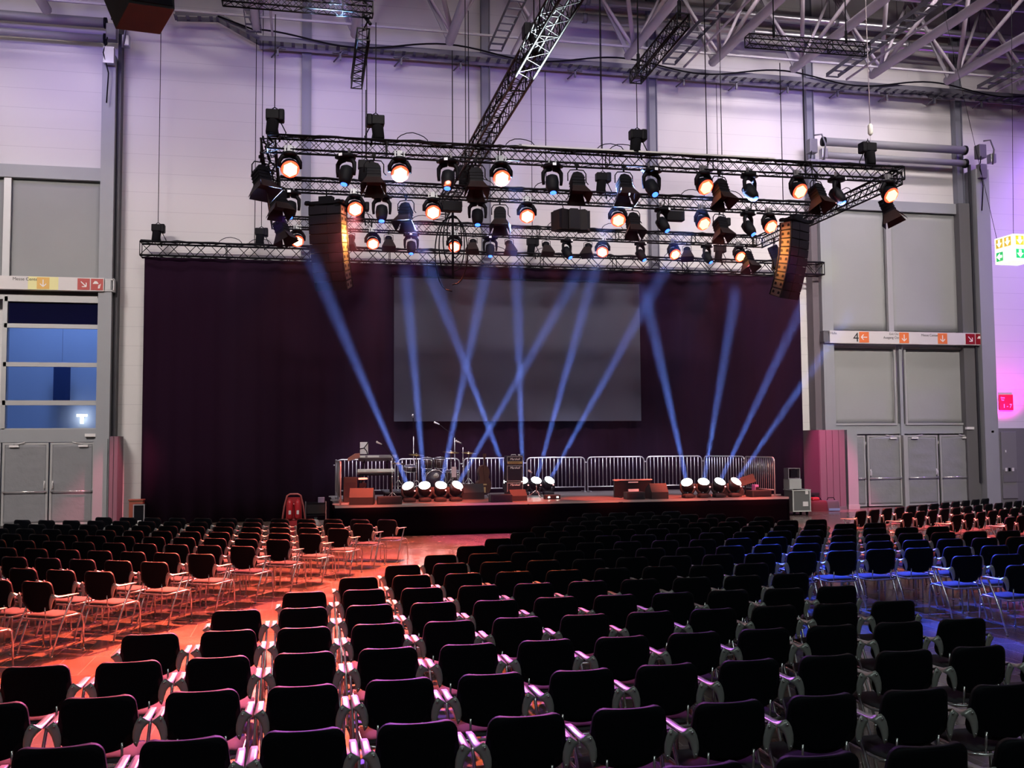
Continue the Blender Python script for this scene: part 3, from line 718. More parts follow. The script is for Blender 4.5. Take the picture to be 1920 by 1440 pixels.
def fresnel(tilt=35, scale=1.0):
    t = thing('barndoor_spotlight', (0, 0, 0))
    MB().tube([(0, 0, .20), (0, 0, .10)], .02).box((0, 0, .2), (.08, .05, .06)).build('hook_clamp', M_black, t)
    MB().tube([(0, 0, .10), (-.14, 0, .09), (-.19, 0, .02), (-.19, 0, -.14)], .012).tube([(0, 0, .10), (.14, 0, .09), (.19, 0, .02), (.19, 0, -.14)], .012).tube([(.19, 0, -.14), (.24, 0, -.20)], .01).build('yoke', M_black, t)
    A = rx(R(-tilt)); c = Vector((0, 0, -.14))
    b = MB()
    prof = [(-.13, -.20), (.13, -.20), (.13, .06), (.09, .13), (0, .16), (-.09, .13), (-.13, .06)]
    b.prism(prof, -.12, .12, A, c)
    for k in range(3): b.box(A @ Vector((0, 0, .02-.07*k))+c, (.28, .26, .012), A)
    hd = b.build('lamp_housing', M_black, t)
    c2 = c+A @ Vector((0, 0, -.20))
    d = MB().box(c2, (.27, .26, .03), A).build('barndoor_frame', M_wedge, hd)
    for k in range(4):
        B = A @ rz(k*PI/2)
        vs = [B @ Vector(p)+c2 for p in ((-.13, -.13, 0), (.13, -.13, 0), (.20, -.24, -.22), (-.20, -.24, -.22), (-.13, -.136, 0), (.13, -.136, 0), (.20, -.246, -.22), (-.20, -.246, -.22))]
        MB().add(vs, [(0, 1, 2, 3), (7, 6, 5, 4), (0, 4, 5, 1), (1, 5, 6, 2), (2, 6, 7, 3), (3, 7, 4, 0)]).build('barndoor_flap', mat('barndoor_brown', (.020, .012, .013), .6, spec=.25), t)
    return t
def small_spot():
    t = thing('profile_spotlight', (0, 0, 0))
    MB().tube([(0, 0, .22), (0, 0, .10)], .015).tube([(-.13, 0, -.08), (-.13, 0, .08), (0, 0, .11), (.13, 0, .08), (.13, 0, -.08)], .010).build('yoke', M_black, t)
    b = MB().lathe([(.07, .16), (.11, .12), (.11, -.04)], 14, rx(R(-25)), (0, 0, -.10)).build('lamp_housing', M_black, t)
    MB().prism([(-.10, 0), (.10, 0), (.20, -.26), (-.20, -.26)], -.12, .14, rx(R(-30)), (0, -.0, -.12)).build('hood', mat('barndoor_brown', ()), t)
    return t
def place(first, used, x, y, z, yaw, label, group, sc_=1.0):
    o = first if not used else copy_tree(used)
    o.location = (x, y, z); o.rotation_euler = (0, 0, yaw); o.scale = (sc_,)*3
    o['label'] = label; o['group'] = group
    o['category'] = 'stage light'
    return o
TR = {'front': 20.9, 'second': 24.2, 'third': 28.4}
WX = {'front': [-.34, 1.97, 4.2, 8.96, 11.32, 13.71], 'second': [1.18, 3.11, 5.53, 7.97, 10.32, 12.25], 'third': [-.24, 1.9, 4.29, 8.86, 11.16, 13.34]}
BX = {'front': [.83, 3.02, 5.36, 7.69, 10.1, 12.33], 'second': [-.37, 1.84, 4.25, 9.2, 11.64], 'third': [3.02, 5.37, 7.73, 10.08, 12.26]}
FX = {'front': [1.42, 3.63, 5.93, 7.03, 9.35, 11.8], 'second': [2.44, 4.83, 8.37, 10.82], 'third': [13.6]}
PX_ = {'third': [1.27, 2.36, 4.85, 5.95, 7.09, 8.4, 11.6]}
def nth(i, n):
    return ORD[i+1]
wp = wash(True); wp2 = wash(False); tw1 = tree(wp); tw2 = tree(wp2); u1 = u2 = None
rnd = random.Random(5)
for tn, xs in WX.items():
    for i, x in enumerate(xs):
        hot = not (x > 7.5 and tn != 'third' or x > 10)
        zz = (zt_(x) if tn == 'front' else 8.69)-.36
        yaw = R(-12) + (0 if hot else R(38))-math.atan2(x-1.5, 24)*.6
        if x < 8: yaw = R(8)-math.atan2(x, 26)*1.0
        lab = 'glowing red wash light under the %s truss, %s from its left end' % (tn, nth(i, 6))
        if hot: o = place(wp, u1, x, TR[tn]-.15, zz, yaw, lab, 'red wash lights', 1.1 if tn != 'third' else 1.02); u1 = tw1
        else:
            lab = lab.replace('glowing red', 'orange side-turned'); o = place(wp2, u2, x, TR[tn]-.15, zz, yaw, lab, 'red wash lights', 1.1 if tn != 'third' else 1.02); u2 = tw2
mp = [mover(M_bluelens, p) for p in (18, 36)]; mt = [tree(q) for q in mp]; mu = [None, None]
for tn, xs in BX.items():
    for i, x in enumerate(xs):
        zz = (zt_(x) if tn == 'front' else 8.69)-.42
        k = 0 if x < 6 else 1
        yaw = [R(-35), R(-20), R(0), R(12), R(30), R(45)][min(5, i)] if tn == 'front' else (R(-8) if x < 6 else R(38))
        o = place(mp[k], mu[k], x, TR[tn]-.15, zz, yaw, 'black moving head with blue lens under the %s truss, %s from its left end' % (tn, nth(i, 6)), 'blue moving heads', 1.1 if tn != 'third' else 1.0); mu[k] = mt[k]
fp = fresnel(22); ft = tree(fp); fu = None
for tn, xs in FX.items():
    for i, x in enumerate(xs):
        zz = (zt_(x) if tn == 'front' else 8.69)-.40
        place(fp, fu, x, TR[tn]-.15, zz, rnd.uniform(-.25, .25)+(R(8) if x > 9 else R(-10)), 'black barndoor spotlight hanging from the %s truss, %s from its left end' % (tn, nth(i, 6)) if tn != 'third' else 'black barndoor spotlight beside the right speaker column', 'barndoor spotlights', 1.1); fu = ft
for x, y, z, yw, lab in ((-.95, 21.3, 8.28, .6, 'black barndoor spotlight below the front left corner of the rig'), (-.65, 23.2, 8.28, .5, 'black barndoor spotlight under the left side truss'), (-.65, 26.3, 8.28, 1.0, 'black barndoor spotlight under the rear of the left side truss'), (14.0, 21.3, 8.28, .8, 'black barndoor spotlight with splayed flaps at the front right corner'), (14.0, 27.2, 8.28, 1.2, 'black barndoor spotlight under the right side truss behind the speaker column')):
    place(fp, ft, x, y, z, yw, lab, 'barndoor spotlights', 1.15)
sp = small_spot(); spt = tree(sp); su = None
for i, x in enumerate(PX_['third']):
    place(sp, su, x, 28.25, 8.33, rnd.uniform(-.6, .6), 'small black hooded spotlight under the third truss, %s from the left' % nth(i, 6), 'hooded spotlights'); su = spt
for x, lab in ((3.62, 'flat black panel lamp left of the audience truss'), (9.6, 'flat black panel lamp under the right half of the second truss')):
    t = thing('panel_lamp', (x, 24.2, 8.33), label=lab, cat='stage light')
    MB().box((0, 0, 0), (.50, .22, .26), bev=.015).build('housing', M_black, t)
    MB().tube([(-.26, 0, 0), (-.26, 0, .20), (.26, 0, .20), (.26, 0, 0)], .012).tube([(0, 0, .2), (0, 0, .30)], .02).build('yoke', M_black, t)
# centre speaker cluster
t = thing('centre_speaker', (6.72, 24.0, 8.05), label='dark angled speaker cluster hanging from the middle of the second truss', cat='loudspeaker')
m = MB()
for k in (-1, 0, 1):
    m.prism([(-.15, -.26), (.15, -.26), (.15, .24), (-.15, .24)], -.25, .2, rz(k*R(-24)), (k*.30, .06*abs(k), 0))
    m.prism([(-.13, .24), (.13, .24), (.10, .28), (-.10, .28)], -.2, .15, rz(k*R(-24)), (k*.30, .06*abs(k), 0))
m.build('cabinets', M_wedge, t)
m = MB()
for k in (-1, 0, 1): m.box((k*.30-math.sin(k*R(24))*.0, -.255+.06*abs(k)+.004, -.01), (.24, .012, .46), rz(k*R(-24)))
m.build('grille', M_grille, t)
MB().tube([(-.22, 0, .27), (-.25, .1, .5)], .012).tube([(.22, 0, .27), (.25, .1, .5)], .012).tube([(-.45, -.1, -.28), (.45, -.1, -.28)], .014).build('suspension_bar', M_black, t)
# line arrays
def line_array(x, y, z, yaw, label, n=9):
    t = thing('line_array', (x, y, z), rz=yaw, label=label, cat='loudspeaker column', group='line arrays')
    MB().box((0, .0, .06), (1.02, .10, .07)).box((0, .25, .06), (1.02, .10, .07)).box((-.40, .12, .06), (.10, .5, .07)).box((.40, .12, .06), (.10, .5, .07)).box((0, .12, .16), (.34, .20, .14)).tube([(0, .12, .2), (0, .12, .42)], .02).build('flying_frame', M_black, t)
    p = Vector((0, -.02, 0)); a = 0
    for k in range(n):
        ang = R(1.2+k*2.6); h = .235
        A = rx(ang)
        c = MB().box(p+A @ Vector((0, .20, -h/2)), (.86, .36, h-.012), A, bev=.012).build('cabinet', M_wedge, t)
        MB().box(p+A @ Vector((0, .012, -h/2)), (.80, .02, h-.03), A).box(p+A @ Vector((.0, .0, -h/2)), (.14, .03, h-.04), A).build('grille', M_grille, c)
        mm = MB()
        for s_ in (-1, 1):
            for q in (-.055, .055):
                mm.prism([(-.035, -.03), (.035, -.03), (.035, .03), (0, .05), (-.035, .03)], -.004, .004, A @ rz(PI/2), p+A @ Vector((s_*.434, .19+q*1.6, -h/2)))
            mm.box(p+A @ Vector((s_*.436, .36, -h/2)), (.03, .03, h-.03), A)
        mm.build('side_handle', M_black, c)
        for s_ in (-1, 1): MB().box(p+A @ Vector((s_*.431, .20, -h/2)), (.006, .30, h-.05), A).build('side_plate', mat('array_side', (.16, .12, .10), .45, .3), c)
        p = p+A @ Vector((0, 0, -h))
    return t
line_array(.44, 23.95, 8.17, R(-26), 'tall curved black line array hanging at the left of the rig')
line_array(13.12, 23.95, 8.25, R(12+16), 'tall curved black line array hanging at the right of the rig')
# delay speaker at the top left
p = at(262, -8, 13.5)
t = thing('hanging_speaker', p, label='big black loudspeaker hanging at the top left corner', cat='loudspeaker', rot=(R(-14), R(-8), R(28)))
MB().prism([(-.42, .35), (-.30, -.35), (.30, -.35), (.42, .35)], -.3, .3).build('cabinet', mat('vinyl_black', (.016, .016, .018), .5), t)
MB().box((0, -.305, 0), (.56, .02, .62)).build('grille', M_grille, t)
MB().lathe([(.03, 0), (.03, .02)], 12, rx(PI/2), (.34, -.1, .1)).build('fly_point', M_black, t)
MB().tube([(-.2, 0, .35), (-.2, .1, 3)], .012).tube([(.2, 0, .35), (.2, .1, 3)], .012).build('wire', M_black, t)
# cable loom hanging behind the audience truss
t = thing('cable_loom', (4.0, 26.6, 8.9), label='bundle of black cables looping around a black pole behind the audience truss', cat='cable')
MB().tube([(0, 0, .1), (0, 0, -2.0)], .035, 8).build('pole', M_black, t)
m = MB()
for k in range(7):
    w_ = .18+.05*k; sgn = 1 if k % 2 else -1
    m.tube([(sgn*w_*math.sin(a)**.8, .05*k-.15, -.25-(.5+.09*k)*(1-math.cos(a))/1.0) for a in [PI*q/12 for q in range(13)]], .018, 5)
m.build('cable_loops', M_black, t)
# light of the lamps, then spots added on floor, truss and seats
for tn, xs in WX.items():
    Y = TR[tn]
    for i, x in enumerate(xs):
        hot = not (x > 7.5 and tn != 'third' or x > 10)
        tx, ty = {'front': [(-4.5, 11.5), (-2.4, 12.5), (-.8, 9.0), (10.5, 10.0), (12.5, 13.5), (14.5, 16)],
                  'second': [(-3.5, 15), (-1.2, 16.5), (1.0, 19), (9.8, 16.5), (12.2, 18.3), (14.5, 19.5)],
                  'third': [(-1.0, 20.5), (1.5, 21), (3.6, 22.3), (8.5, 23.5), (11.5, 22.5), (13.8, 23)]}[tn][i]
        pw_ = {'front': [8000, 9000, 9000, 1200, 3500, 5000], 'second': [5500, 6000, 6000, 1200, 5000, 5000], 'third': [1500, 1500, 1500, 800, 800, 1500]}[tn][i]
        col = (1, .15, .05) if i % 2 == 0 else (1, .10, .17)
        spot('wash_beam', (x-.05, Y-.42, 8.10), (tx, ty, 0), 34, col, pw_, .6, .12)
        point('wash_glow', (x-.03, Y-.50, 8.02), (1, .10, .04), 2, .06)
for tn, xs in BX.items():
    Y = TR[tn]
    for i, x in enumerate(xs):
        tx, ty = {'front': [(-1, 6.5), (-.2, 5.2), (1.2, 6.0), (7.2, 11.8), (9.2, 10.8), (12, 9)],
                  'second': [(-4, 10), (.0, 8.5), (6.4, 12.5), (8.2, 12.2), (13, 14)],
                  'third': [(2, 20), (5, 22), (7, 22), (10, 20), (13, 20)]}[tn][i]
        pw_ = {'front': [5000, 5000, 3000, 9000, 9000, 3000], 'second': [4000, 4500, 3000, 7000, 4000], 'third': [1500]*5}[tn][i]
        col = (.35, .12, 1.0) if i % 2 else (.55, .14, 1.0)
        if x > 7: col = (.05, .12, 1.0)
        spot('blue_beam', (x, Y-.48, 7.9), (tx, ty, 0), 17, col, pw_, .4, .06)
for lx, ly, tx, ty, ang, col, pw in ((2.3, 20.9, 1.2, 18.5, 40, (1, .17, .09), 22000), (3.0, 20.9, 3.2, 22.3, 40, (1, .17, .10), 32000), (4.6, 20.9, 4.6, 23.6, 26, (1, .10, .45), 9000),
                                    (-.3, 20.5, -1.2, 10.8, 32, (1, .15, .08), 60000), (1.2, 24.0, -.3, 15.0, 32, (1, .15, .10), 36000), (12.2, 20.9, 12.6, 17.8, 40, (1, .16, .12), 20000), (10.8, 20.9, 11.8, 23.0, 40, (1, .10, .12), 5000)):
    spot('floor_fill', (lx, ly-.3, 8.0), (tx, ty, 0), ang, col, pw, .7, .1)  # extra spots added to brighten the floor, without fixtures of their own
spot('truss_fill', (3.9, 17.9, 8.1), (3.85, 15.3, 9.1), 34, (.8, .95, 1), 6000, .4, .03)  # added spot standing in for beams that strike the audience truss
spot('seat_beam', (7.7, 20.3, 7.9), (7.0, 12.5, .4), 13, (.02, .08, 1), 22000, .4, .04)  # extra blue spots added by two moving heads to brighten the seats
spot('seat_beam', (10.1, 20.3, 7.9), (8.9, 11.2, .4), 13, (.02, .08, 1), 22000, .4, .04)
# spots added for the stage front, the barriers and the line arrays' inner flanks
for x in (1.6, 3.7, 5.8, 7.9, 10.0, 12.1):
    spot('stage_front_fill', (x, 21.5, 7.6), (x, 25.9, .8), 17, (1, .11, .05), 19000, .9, .1)
for x in (2.0, 5.2, 8.4, 11.6):
    spot('stage_fill', (x, 27.0, 8.2), (x, 29.4, 1.0), 40, (.86, .80, 1), 3300, .8, .1)
spot('array_fill', (1.75, 24.5, 7.6), (.9, 24.05, 7.3), 75, (1, .42, .07), 420, .8, .05)  # added warm spots, standing in for wash light grazing the cabinet sides
spot('array_fill', (11.7, 24.7, 7.8), (12.75, 24.05, 7.4), 75, (1, .38, .06), 620, .8, .05)

# ------------------------------------------------------------------ stage, curtain, screen
SX0, SX1, SY0, SY1, SZ = .76, 13.08, 24.95, 30.0, .80
st = thing('stage_platform', ((SX0+SX1)/2, SY0, 0), label='low stage platform with black fabric skirt in front of the curtain', cat='stage')
cx = (SX0+SX1)/2
MB().box((0, (SY1-SY0)/2, SZ-.06), (SX1-SX0, SY1-SY0, .12)).build('deck', mat('stage_deck', (.10, .085, .085), .40, noise=.2, nscale=4), st)
MB().box((0, -.012, SZ-.03), (SX1-SX0+.02, .03, .055)).build('edge_strip', mat('edge_grey', (.30, .26, .26), .4), st)
def curtain(x0, x1, y, z0, z1, fold, amp, m, name, parent=None, seed=1, axis='x'):
    rnd_ = random.Random(seed); n = int((x1-x0)/fold*6); P, Q = [], []
    ph = [rnd_.uniform(0, 6) for _ in range(3)]
    for i in range(5):
        r, q = [], []
        for j in range(n+1):
            x = x0+(x1-x0)*j/n; z = z0+(z1-z0)*i/4
            d = amp*(math.sin(x*2*PI/fold+ph[0])+.5*math.sin(x*2*PI/fold*.37+ph[1])+.15*i*math.sin(x*5+ph[2]))*(1-.12*i)
            a = (x, y+d, z) if axis == 'x' else (y+d, x, z)
            b_ = (x, y+d+.02, z) if axis == 'x' else (y+d+.02, x, z)
            r.append(a); q.append(b_)
        P.append(r); Q.append(q)
    return MB().shell(P, Q).build(name, m, parent)
M_skirt = mat('black_skirt', (.0025, .0015, .003), .95, spec=.0)
curtain(-(SX1-SX0)/2, (SX1-SX0)/2, -.02, 0.01, SZ-.05, .5, .008, M_skirt, 'skirt', st)
curtain(.0, SY1-SY0, -(SX1-SX0)/2-.02, 0.01, SZ-.05, .5, .008, M_skirt, 'skirt', st, axis='y')
curtain(.0, SY1-SY0, (SX1-SX0)/2+.02, 0.01, SZ-.05, .5, .008, M_skirt, 'skirt', st, axis='y')
M_drape = mat('black_velvet', (.014, .004, .014), .95, spec=.1)
zc_ = at(268, 492, 30.95).z
dp = curtain(at(268, 700, 30.95).x, at(1503, 700, 30.95).x, 30.95, .03, 8.05, .62, .05, M_drape, 'stage_curtain', seed=3)
tag(dp, 'huge black curtain hanging from the rear truss behind the stage', 'curtain')
vtl, vbr = at(739, 519, 30.55), at(1203, 789, 30.55)
scn = thing('projection_screen', ((vtl.x+vbr.x)/2, 30.6, (vtl.z+vbr.z)/2), label='large blank grey projection screen hanging in front of the black curtain', cat='projection screen')
MB().box((0, 0, 0), (vbr.x-vtl.x, .04, vtl.z-vbr.z)).build('screen_cloth', mat('screen_grey', (.046, .050, .086), .8), scn)
MB().box((0, .0, (vtl.z-vbr.z)/2+.03), (vbr.x-vtl.x+.1, .08, .05)).tube([(-3, 0, 2.35), (-3, .1, 2.9)], .01).tube([(0, 0, 2.35), (0, .1, 2.9)], .01).tube([(3, 0, 2.35), (3, .1, 2.9)], .01).build('top_bar', M_black, scn)

# crowd barriers
def barrier(x, y, yaw, w_, label):
    t = thing('crowd_barrier', (x, y, SZ), rz=yaw, label=label, cat='barrier', group='crowd barriers on the stage')
    h = 1.08; r = .12
    pts = [(0, 0, .02), (0, 0, h-r)]+[(r-r*math.cos(a), 0, h-r+r*math.sin(a)) for a in (PI/6, PI/3, PI/2)]
    pts += [(w_-r, 0, h)]+[(w_-r+r*math.sin(a), 0, h-r+r*math.cos(a)) for a in (PI/6, PI/3, PI/2)]+[(w_, 0, .02)]
    MB().tube(pts, .021, 7).tube([(0, 0, .16), (w_, 0, .16)], .017, 7).tube([(0, 0, h-.16), (-.10, 0, h-.16)], .018, 6).build('frame', M_bar, t)
    m = MB(); n = 15
    for k in range(1, n): m.tube([(w_*k/n, 0, .16), (w_*k/n, 0, h-.01)], .010, 5)
    m.build('upright_bars', M_bar, t)
    for xx in (.05, w_-.05): MB().box((xx, 0, .02), (.05, .40, .03)).build('foot', M_bar, t)
YB = 29.5
for i, x in enumerate((.94, 2.75, 4.74, 6.72, 8.67, 10.62, 12.57)):
    if i == 6: barrier(x, YB, R(-74), 1.9, 'crowd barrier turned forward at the back right stage corner')
    else: barrier(x, YB, 0, (1.72 if i == 0 else 1.86), 'crowd barrier along the stage back, %s from the left' % ORD[i+1])
barrier(13.02, 27.5, R(-90), 1.9, 'crowd barrier on the right stage edge, nearest the front corner')
barrier(.90, 29.2, R(-90), 1.9, 'crowd barrier on the left stage edge, rear one of two, seen edge-on')
barrier(.90, 27.2, R(-90), 1.9, 'crowd barrier on the left stage edge, front one of two, seen edge-on')

# beam lamps on the floor
def floor_mover(x, y, target, label, k):
    t = thing('beam_moving_head', (x, y, SZ), label=label, cat='stage light', group='beam lights on the stage floor')
    MB().lathe([(.14, .0), (.17, .02), (.17, .09), (.12, .12)], 16).box((0, -.16, .05), (.30, .06, .07), bev=.01).build('base', M_wedge, t)
    y_ = MB()
    for s_ in (-1, 1): y_.tube([(s_*.03, 0, .12), (s_*.13, 0, .14), (s_*.185, 0, .22), (s_*.185, 0, .38)], [.04, .045, .04, .04], 8)
    y_.lathe([(.02, -.23), (.03, -.2), (.02, -.17)], 8, ry(PI/2), (0, 0, .36))
    y_.build('yoke', M_wedge, t)
    c = Vector((0, 0, .33)); d = (Vector(target)-(Vector((x, y, SZ))+c)).normalized()
    A = Vector((0, 0, 1)).rotation_difference(d).to_matrix()
    hd = MB().lathe([(.08, -.16), (.15, -.11), (.168, .02), (.165, .12), (.15, .13)], 20, A, c).build('head', M_wedge, t)
    MB().lathe([(.152, .128), (.152, .14), (.12, .165), (.05, .18)], 20, A, c).build('lens', M_whitelens, hd)
    MB().lathe([(.02, 0), (.02, .02)], 8, rx(PI/2), (.12, -.19, .30)).build('status_light', mat('status_pink', (.8, .3, .3), .4, emit=(1, .4, .4), estr=2), t)
    p = Vector((x, y, SZ))+c+d*.22
    l = bpy.data.lights.new('beam', 'AREA'); l.shape = 'DISK'; l.size = .12; l.spread = R(4.0); l.color = (.32, .50, 1.0); l.energy = BEAM
    o = bpy.data.objects.new('beam', l); COL.objects.link(o); o.location = p; o.rotation_euler = d.to_track_quat('-Z', 'Y').to_euler()
BEAM = 190
beams = [(2.72, 25.95, (610, 545), 22.6), (3.13, 25.95, (764, 545), 22.4), (3.54, 25.95, (905, 540), 22.4), (3.95, 25.95, (1040, 590), 22.8),
         (5.93, 28.3, (820, 545), 24.7), (6.32, 28.3, (970, 540), 24.6), (6.70, 28.3, (1100, 560), 24.6), (7.08, 28.3, (1195, 600), 24.8),
         (10.30, 25.35, (1212, 560), 22.2), (10.75, 25.35, (1378, 560), 22.2), (11.20, 25.35, (1490, 605), 22.4), (11.66, 25.35, (1560, 640), 22.6)]
where = ['left group of four, outermost', 'left group of four, second', 'left group of four, third', 'left group of four, nearest the drums', 'middle group, half hidden behind the amplifier stack', 'middle group, right beside the amplifier stack', 'middle group, second from its right', 'middle group, rightmost', 'right group of four, leftmost', 'right group of four, second', 'right group of four, third', 'right group of four, rightmost']
for k, (x, y, p, Y) in enumerate(beams):
    floor_mover(x, y, at(p[0], p[1], Y), 'white beam light on the stage floor, '+where[k], k)

# monitor wedges and boxes
M_monitor = mat('monitor_black', (.013, .012, .015), .6, spec=.3)
def wedge(x, y, yaw, w_, label, d=.52, h=.42, sc_=1):
    t = thing('monitor_wedge', (x, y, SZ), rz=yaw, label=label, cat='stage monitor', group='stage monitors')
    prof = [(-d/2, .0), (d/2, .0), (d/2, h*.45), (d*.18, h), (-d/2+.02, h*.62)]
    MB().prism(prof, -w_/2, w_/2, rz(PI/2)).build('cabinet', M_monitor, t)
    MB().prism([(-d*.36, h*.70), (d*.12, h*.965), (d*.12, h*.985), (-d*.36, h*.72)], -w_*.45, w_*.45, rz(PI/2)).build('grille', M_grille, t)
    MB().box((w_*.28, -d/2-.0, .08), (.16, .02, .09)).build('connector_plate', M_black, t)
wedge(1.45, 25.35, R(170), .60, 'large reddish monitor wedge at the left front of the stage')
wedge(4.55, 26.9, R(180), .62, 'monitor wedge with pink-lit top between drums and amplifier stack')
wedge(5.55, 25.65, R(190), .46, 'small red-topped monitor wedge in front of the amplifier stack', .4, .30)
wedge(9.38, 25.30, R(180), .48, 'monitor wedge standing right of the black panel')
wedge(11.95, 26.1, R(200), .50, 'monitor wedge behind the rightmost beam light', .45, .34)
def lowbox(x, y, yaw, w_, d, h, label, m_=None, name='stage_box', z=SZ):
    t = thing(name, (x, y, z), rz=yaw, label=label, cat='box')
    MB().box((0, 0, h/2), (w_, d, h), bev=.012).build('case', m_ or M_monitor, t)
    MB().box((0, -d/2-.004, h/2), (w_*.8, .01, h*.6)).build('front_panel', M_grille, t)
    return t
lowbox(2.13, 25.22, 0, .62, .34, .20, 'low black box on the stage edge, left of the beam lights')
lowbox(5.02, 25.18, 0, .58, .34, .20, 'low black box on the stage edge before the amplifier stack')
lowbox(8.72, 25.25, 0, .50, .34, .20, 'low black box in front of the black panel')
lowbox(12.35, 25.25, R(8), .62, .34, .18, 'low black box on the right stage edge by the tilted music stand')
t = lowbox(6.62, 26.0, 0, .42, .26, .12, 'black pedal box with white lights on the stage floor')
for s_ in (-.12, .12): MB().box((s_, -.14, .06), (.05, .02, .035)).build('white_lamp', mat('lamp_white', ()), t)
lowbox(12.62, 26.0, R(5), .12, .2, .30, 'small purple box beside the tilted music stand', mat('violet_box', (.20, .12, .40), .5))
lowbox(.98+.22, 26.6, 0, .36, .40, .66, 'tall dark drum case inside the left stage corner')
# black panel in front right
t = thing('black_panel', (9.0, 26.2, SZ), label='wide black panel with red-lit top edge on the stage floor', cat='panel')
MB().box((0, 0, .24), (1.08, .10, .46)).build('panel', M_black, t)
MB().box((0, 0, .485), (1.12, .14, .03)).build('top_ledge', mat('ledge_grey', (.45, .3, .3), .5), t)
MB().box((0, -.07, .42), (.28, .02, .03)).box((0, -.08, .18), (.30, .04, .10)).build('front_handle', M_steel, t)
for s_ in (-.4, .4): MB().box((s_, 0, .01), (.06, .4, .02)).build('foot', M_black, t)
# amplifier stack
ax, ay = 5.80, 27.15
def amp(z, h, label, head=False, gold=False):
    t = thing('guitar_amplifier' if head else 'speaker_cabinet', (ax, ay, z), label=label, cat='amplifier', group='amplifier stack')
    MB().box((0, 0, h/2), (.48, .34, h), bev=.012).build('casing', mat('vinyl_black', (.016, .016, .018), .5), t)
    MB().box((0, -.172, h/2+(.04 if gold else 0)), (.42, .008, h-.07-(.10 if gold else 0))).build('grille_cloth', M_grille, t)
    fr = pane_frame(-.225, .225, .02, h-.02, -.176, .012, .012)
    fr.build('piping', mat('piping_grey', (.30, .30, .32), .5), t)
    text(t, 'Marshall', .085, (0, -.182, h*(.62 if head else .83)), up, mat('logo_white', (.8, .8, .8), .5), 'logo', shear=.25)
    if gold:
        g = MB().box((0, -.18, .055), (.42, .012, .065)).build('control_panel', mat('brass', (.65, .50, .20), .3, .6), t)
        m = MB()
        for k in range(7): m.lathe([(.012, 0), (.012, .02)], 8, rx(PI/2), (-.16+k*.045, -.186, .055))
        m.build('knob', M_black, g)
    if head: MB().tube([(-.07, 0, h), (-.06, 0, h+.03), (.06, 0, h+.03), (.07, 0, h)], .01).box((.16, 0, h+.02), (.05, .05, .04)).build('carry_handle', M_white, t)
amp(SZ, .44, 'bottom black speaker cabinet of the amplifier stack')
amp(SZ+.45, .47, 'middle black speaker cabinet of the amplifier stack')
amp(SZ+.93, .25, 'black amplifier head with gold control strip on the stack', True, True)
# dark wooden bass instrument on a stand
t = thing('double_bass', (5.06, 27.9, SZ), rz=R(10), label='dark wooden stringed instrument standing left of the amplifier stack', cat='musical instrument')
out = []
for k in range(36):
    a = 2*PI*k/36; zz = -math.cos(a); w_ = math.sin(a)
    ww = .24*abs(w_)**.8*(1 if zz < 0 else .82)*(1-.33*math.exp(-((zz-.12)/.28)**2)); out.append((math.copysign(ww, w_), .48+zz*.43))
MB().prism(out, -.09, .09).build('body', M_wood, t)
MB().box((0, -.10, .93), (.05, .03, .55)).box((0, -.11, 1.18), (.09, .05, .12)).build('neck', M_wood, t)
MB().box((0, -.10, .35), (.12, .03, .04)).box((0, -.10, .2), (.06, .02, .16)).build('bridge', mat('bridge_pale', (.35, .24, .10), .5), t)
MB().tube([(-.18, .1, .0), (0, .1, .3), (.18, .1, 0)], .012).tube([(0, .1, .3), (0, .35, 0)], .012).tube([(-.15, -.12, .1), (.15, -.12, .1)], .012).build('stand', M_black, t)
# keyboards
t = thing('keyboard_stand', (1.93, 27.3, SZ), label='black table-shaped keyboard stand at the left of the stage', cat='stand')
m = MB()
for s_ in (-.42, .42): m.tube([(s_, -.2, 0), (s_, -.15, .72)], .03, 8).tube([(s_, .2, 0), (s_, .15, .72)], .03, 8).tube([(s_, -.25, .03), (s_, .25, .03)], .025).tube([(s_*.8, .1, .72), (s_*.75, .18, 1.12)], .022)
m.tube([(-.45, -.15, .70), (.45, -.15, .70)], .03, 8).tube([(-.45, .15, .70), (.45, .15, .70)], .03, 8)
m.build('frame', M_black, t)
for s_ in (-.32, .32): MB().tube([(s_, .2, 1.0), (s_, -.2, 1.04), (s_, -.22, 1.10)], .018).build('upper_arm', M_black, t)
def keyboard(x, y, z, w_, tilt, m_, label):
    t = thing('keyboard', (x, y, z), label=label, cat='keyboard', rot=(R(-tilt), 0, 0))
    MB().box((0, 0, .05), (w_, .30, .10), bev=.015).build('casing', m_, t)
    MB().box((0, .08, .104), (w_*.86, .12, .012)).build('keys', M_white, t)
    MB().box((-w_*.12, -.152, .05), (w_*.30, .01, .05)).box((-w_*.40, -.152, .05), (w_*.14, .01, .05)).build('rear_label', mat('label_grey', (.4, .4, .38), .5), t)
keyboard(1.93, 27.25, SZ+.73, 1.02, 12, mat('keyboard_silver', (.45, .45, .42), .4, .3), 'silver keyboard on the lower tier of the stand')
keyboard(1.98, 27.3, SZ+1.10, 1.05, 18, mat('keyboard_dark', (.09, .075, .085), .45), 'dark keyboard on the upper tier of the stand')
t = thing('keyboard_wing', (1.36, 27.25, SZ+1.13), label='red-brown end wing standing out left of the upper keyboard', cat='keyboard part')
MB().prism([(-.20, -.06), (.13, .04), (.12, .16), (.0, .15), (-.20, .02)], -.12, .12).build('wing', mat('wing_brown', (.30, .12, .09), .5), t)
t = thing('white_card', (1.62, 27.5, SZ+1.43), label='white card with dark curved strokes above the upper keyboard', cat='card')
MB().box((0, 0, .0), (.22, .02, .33)).build('card', M_white, t)
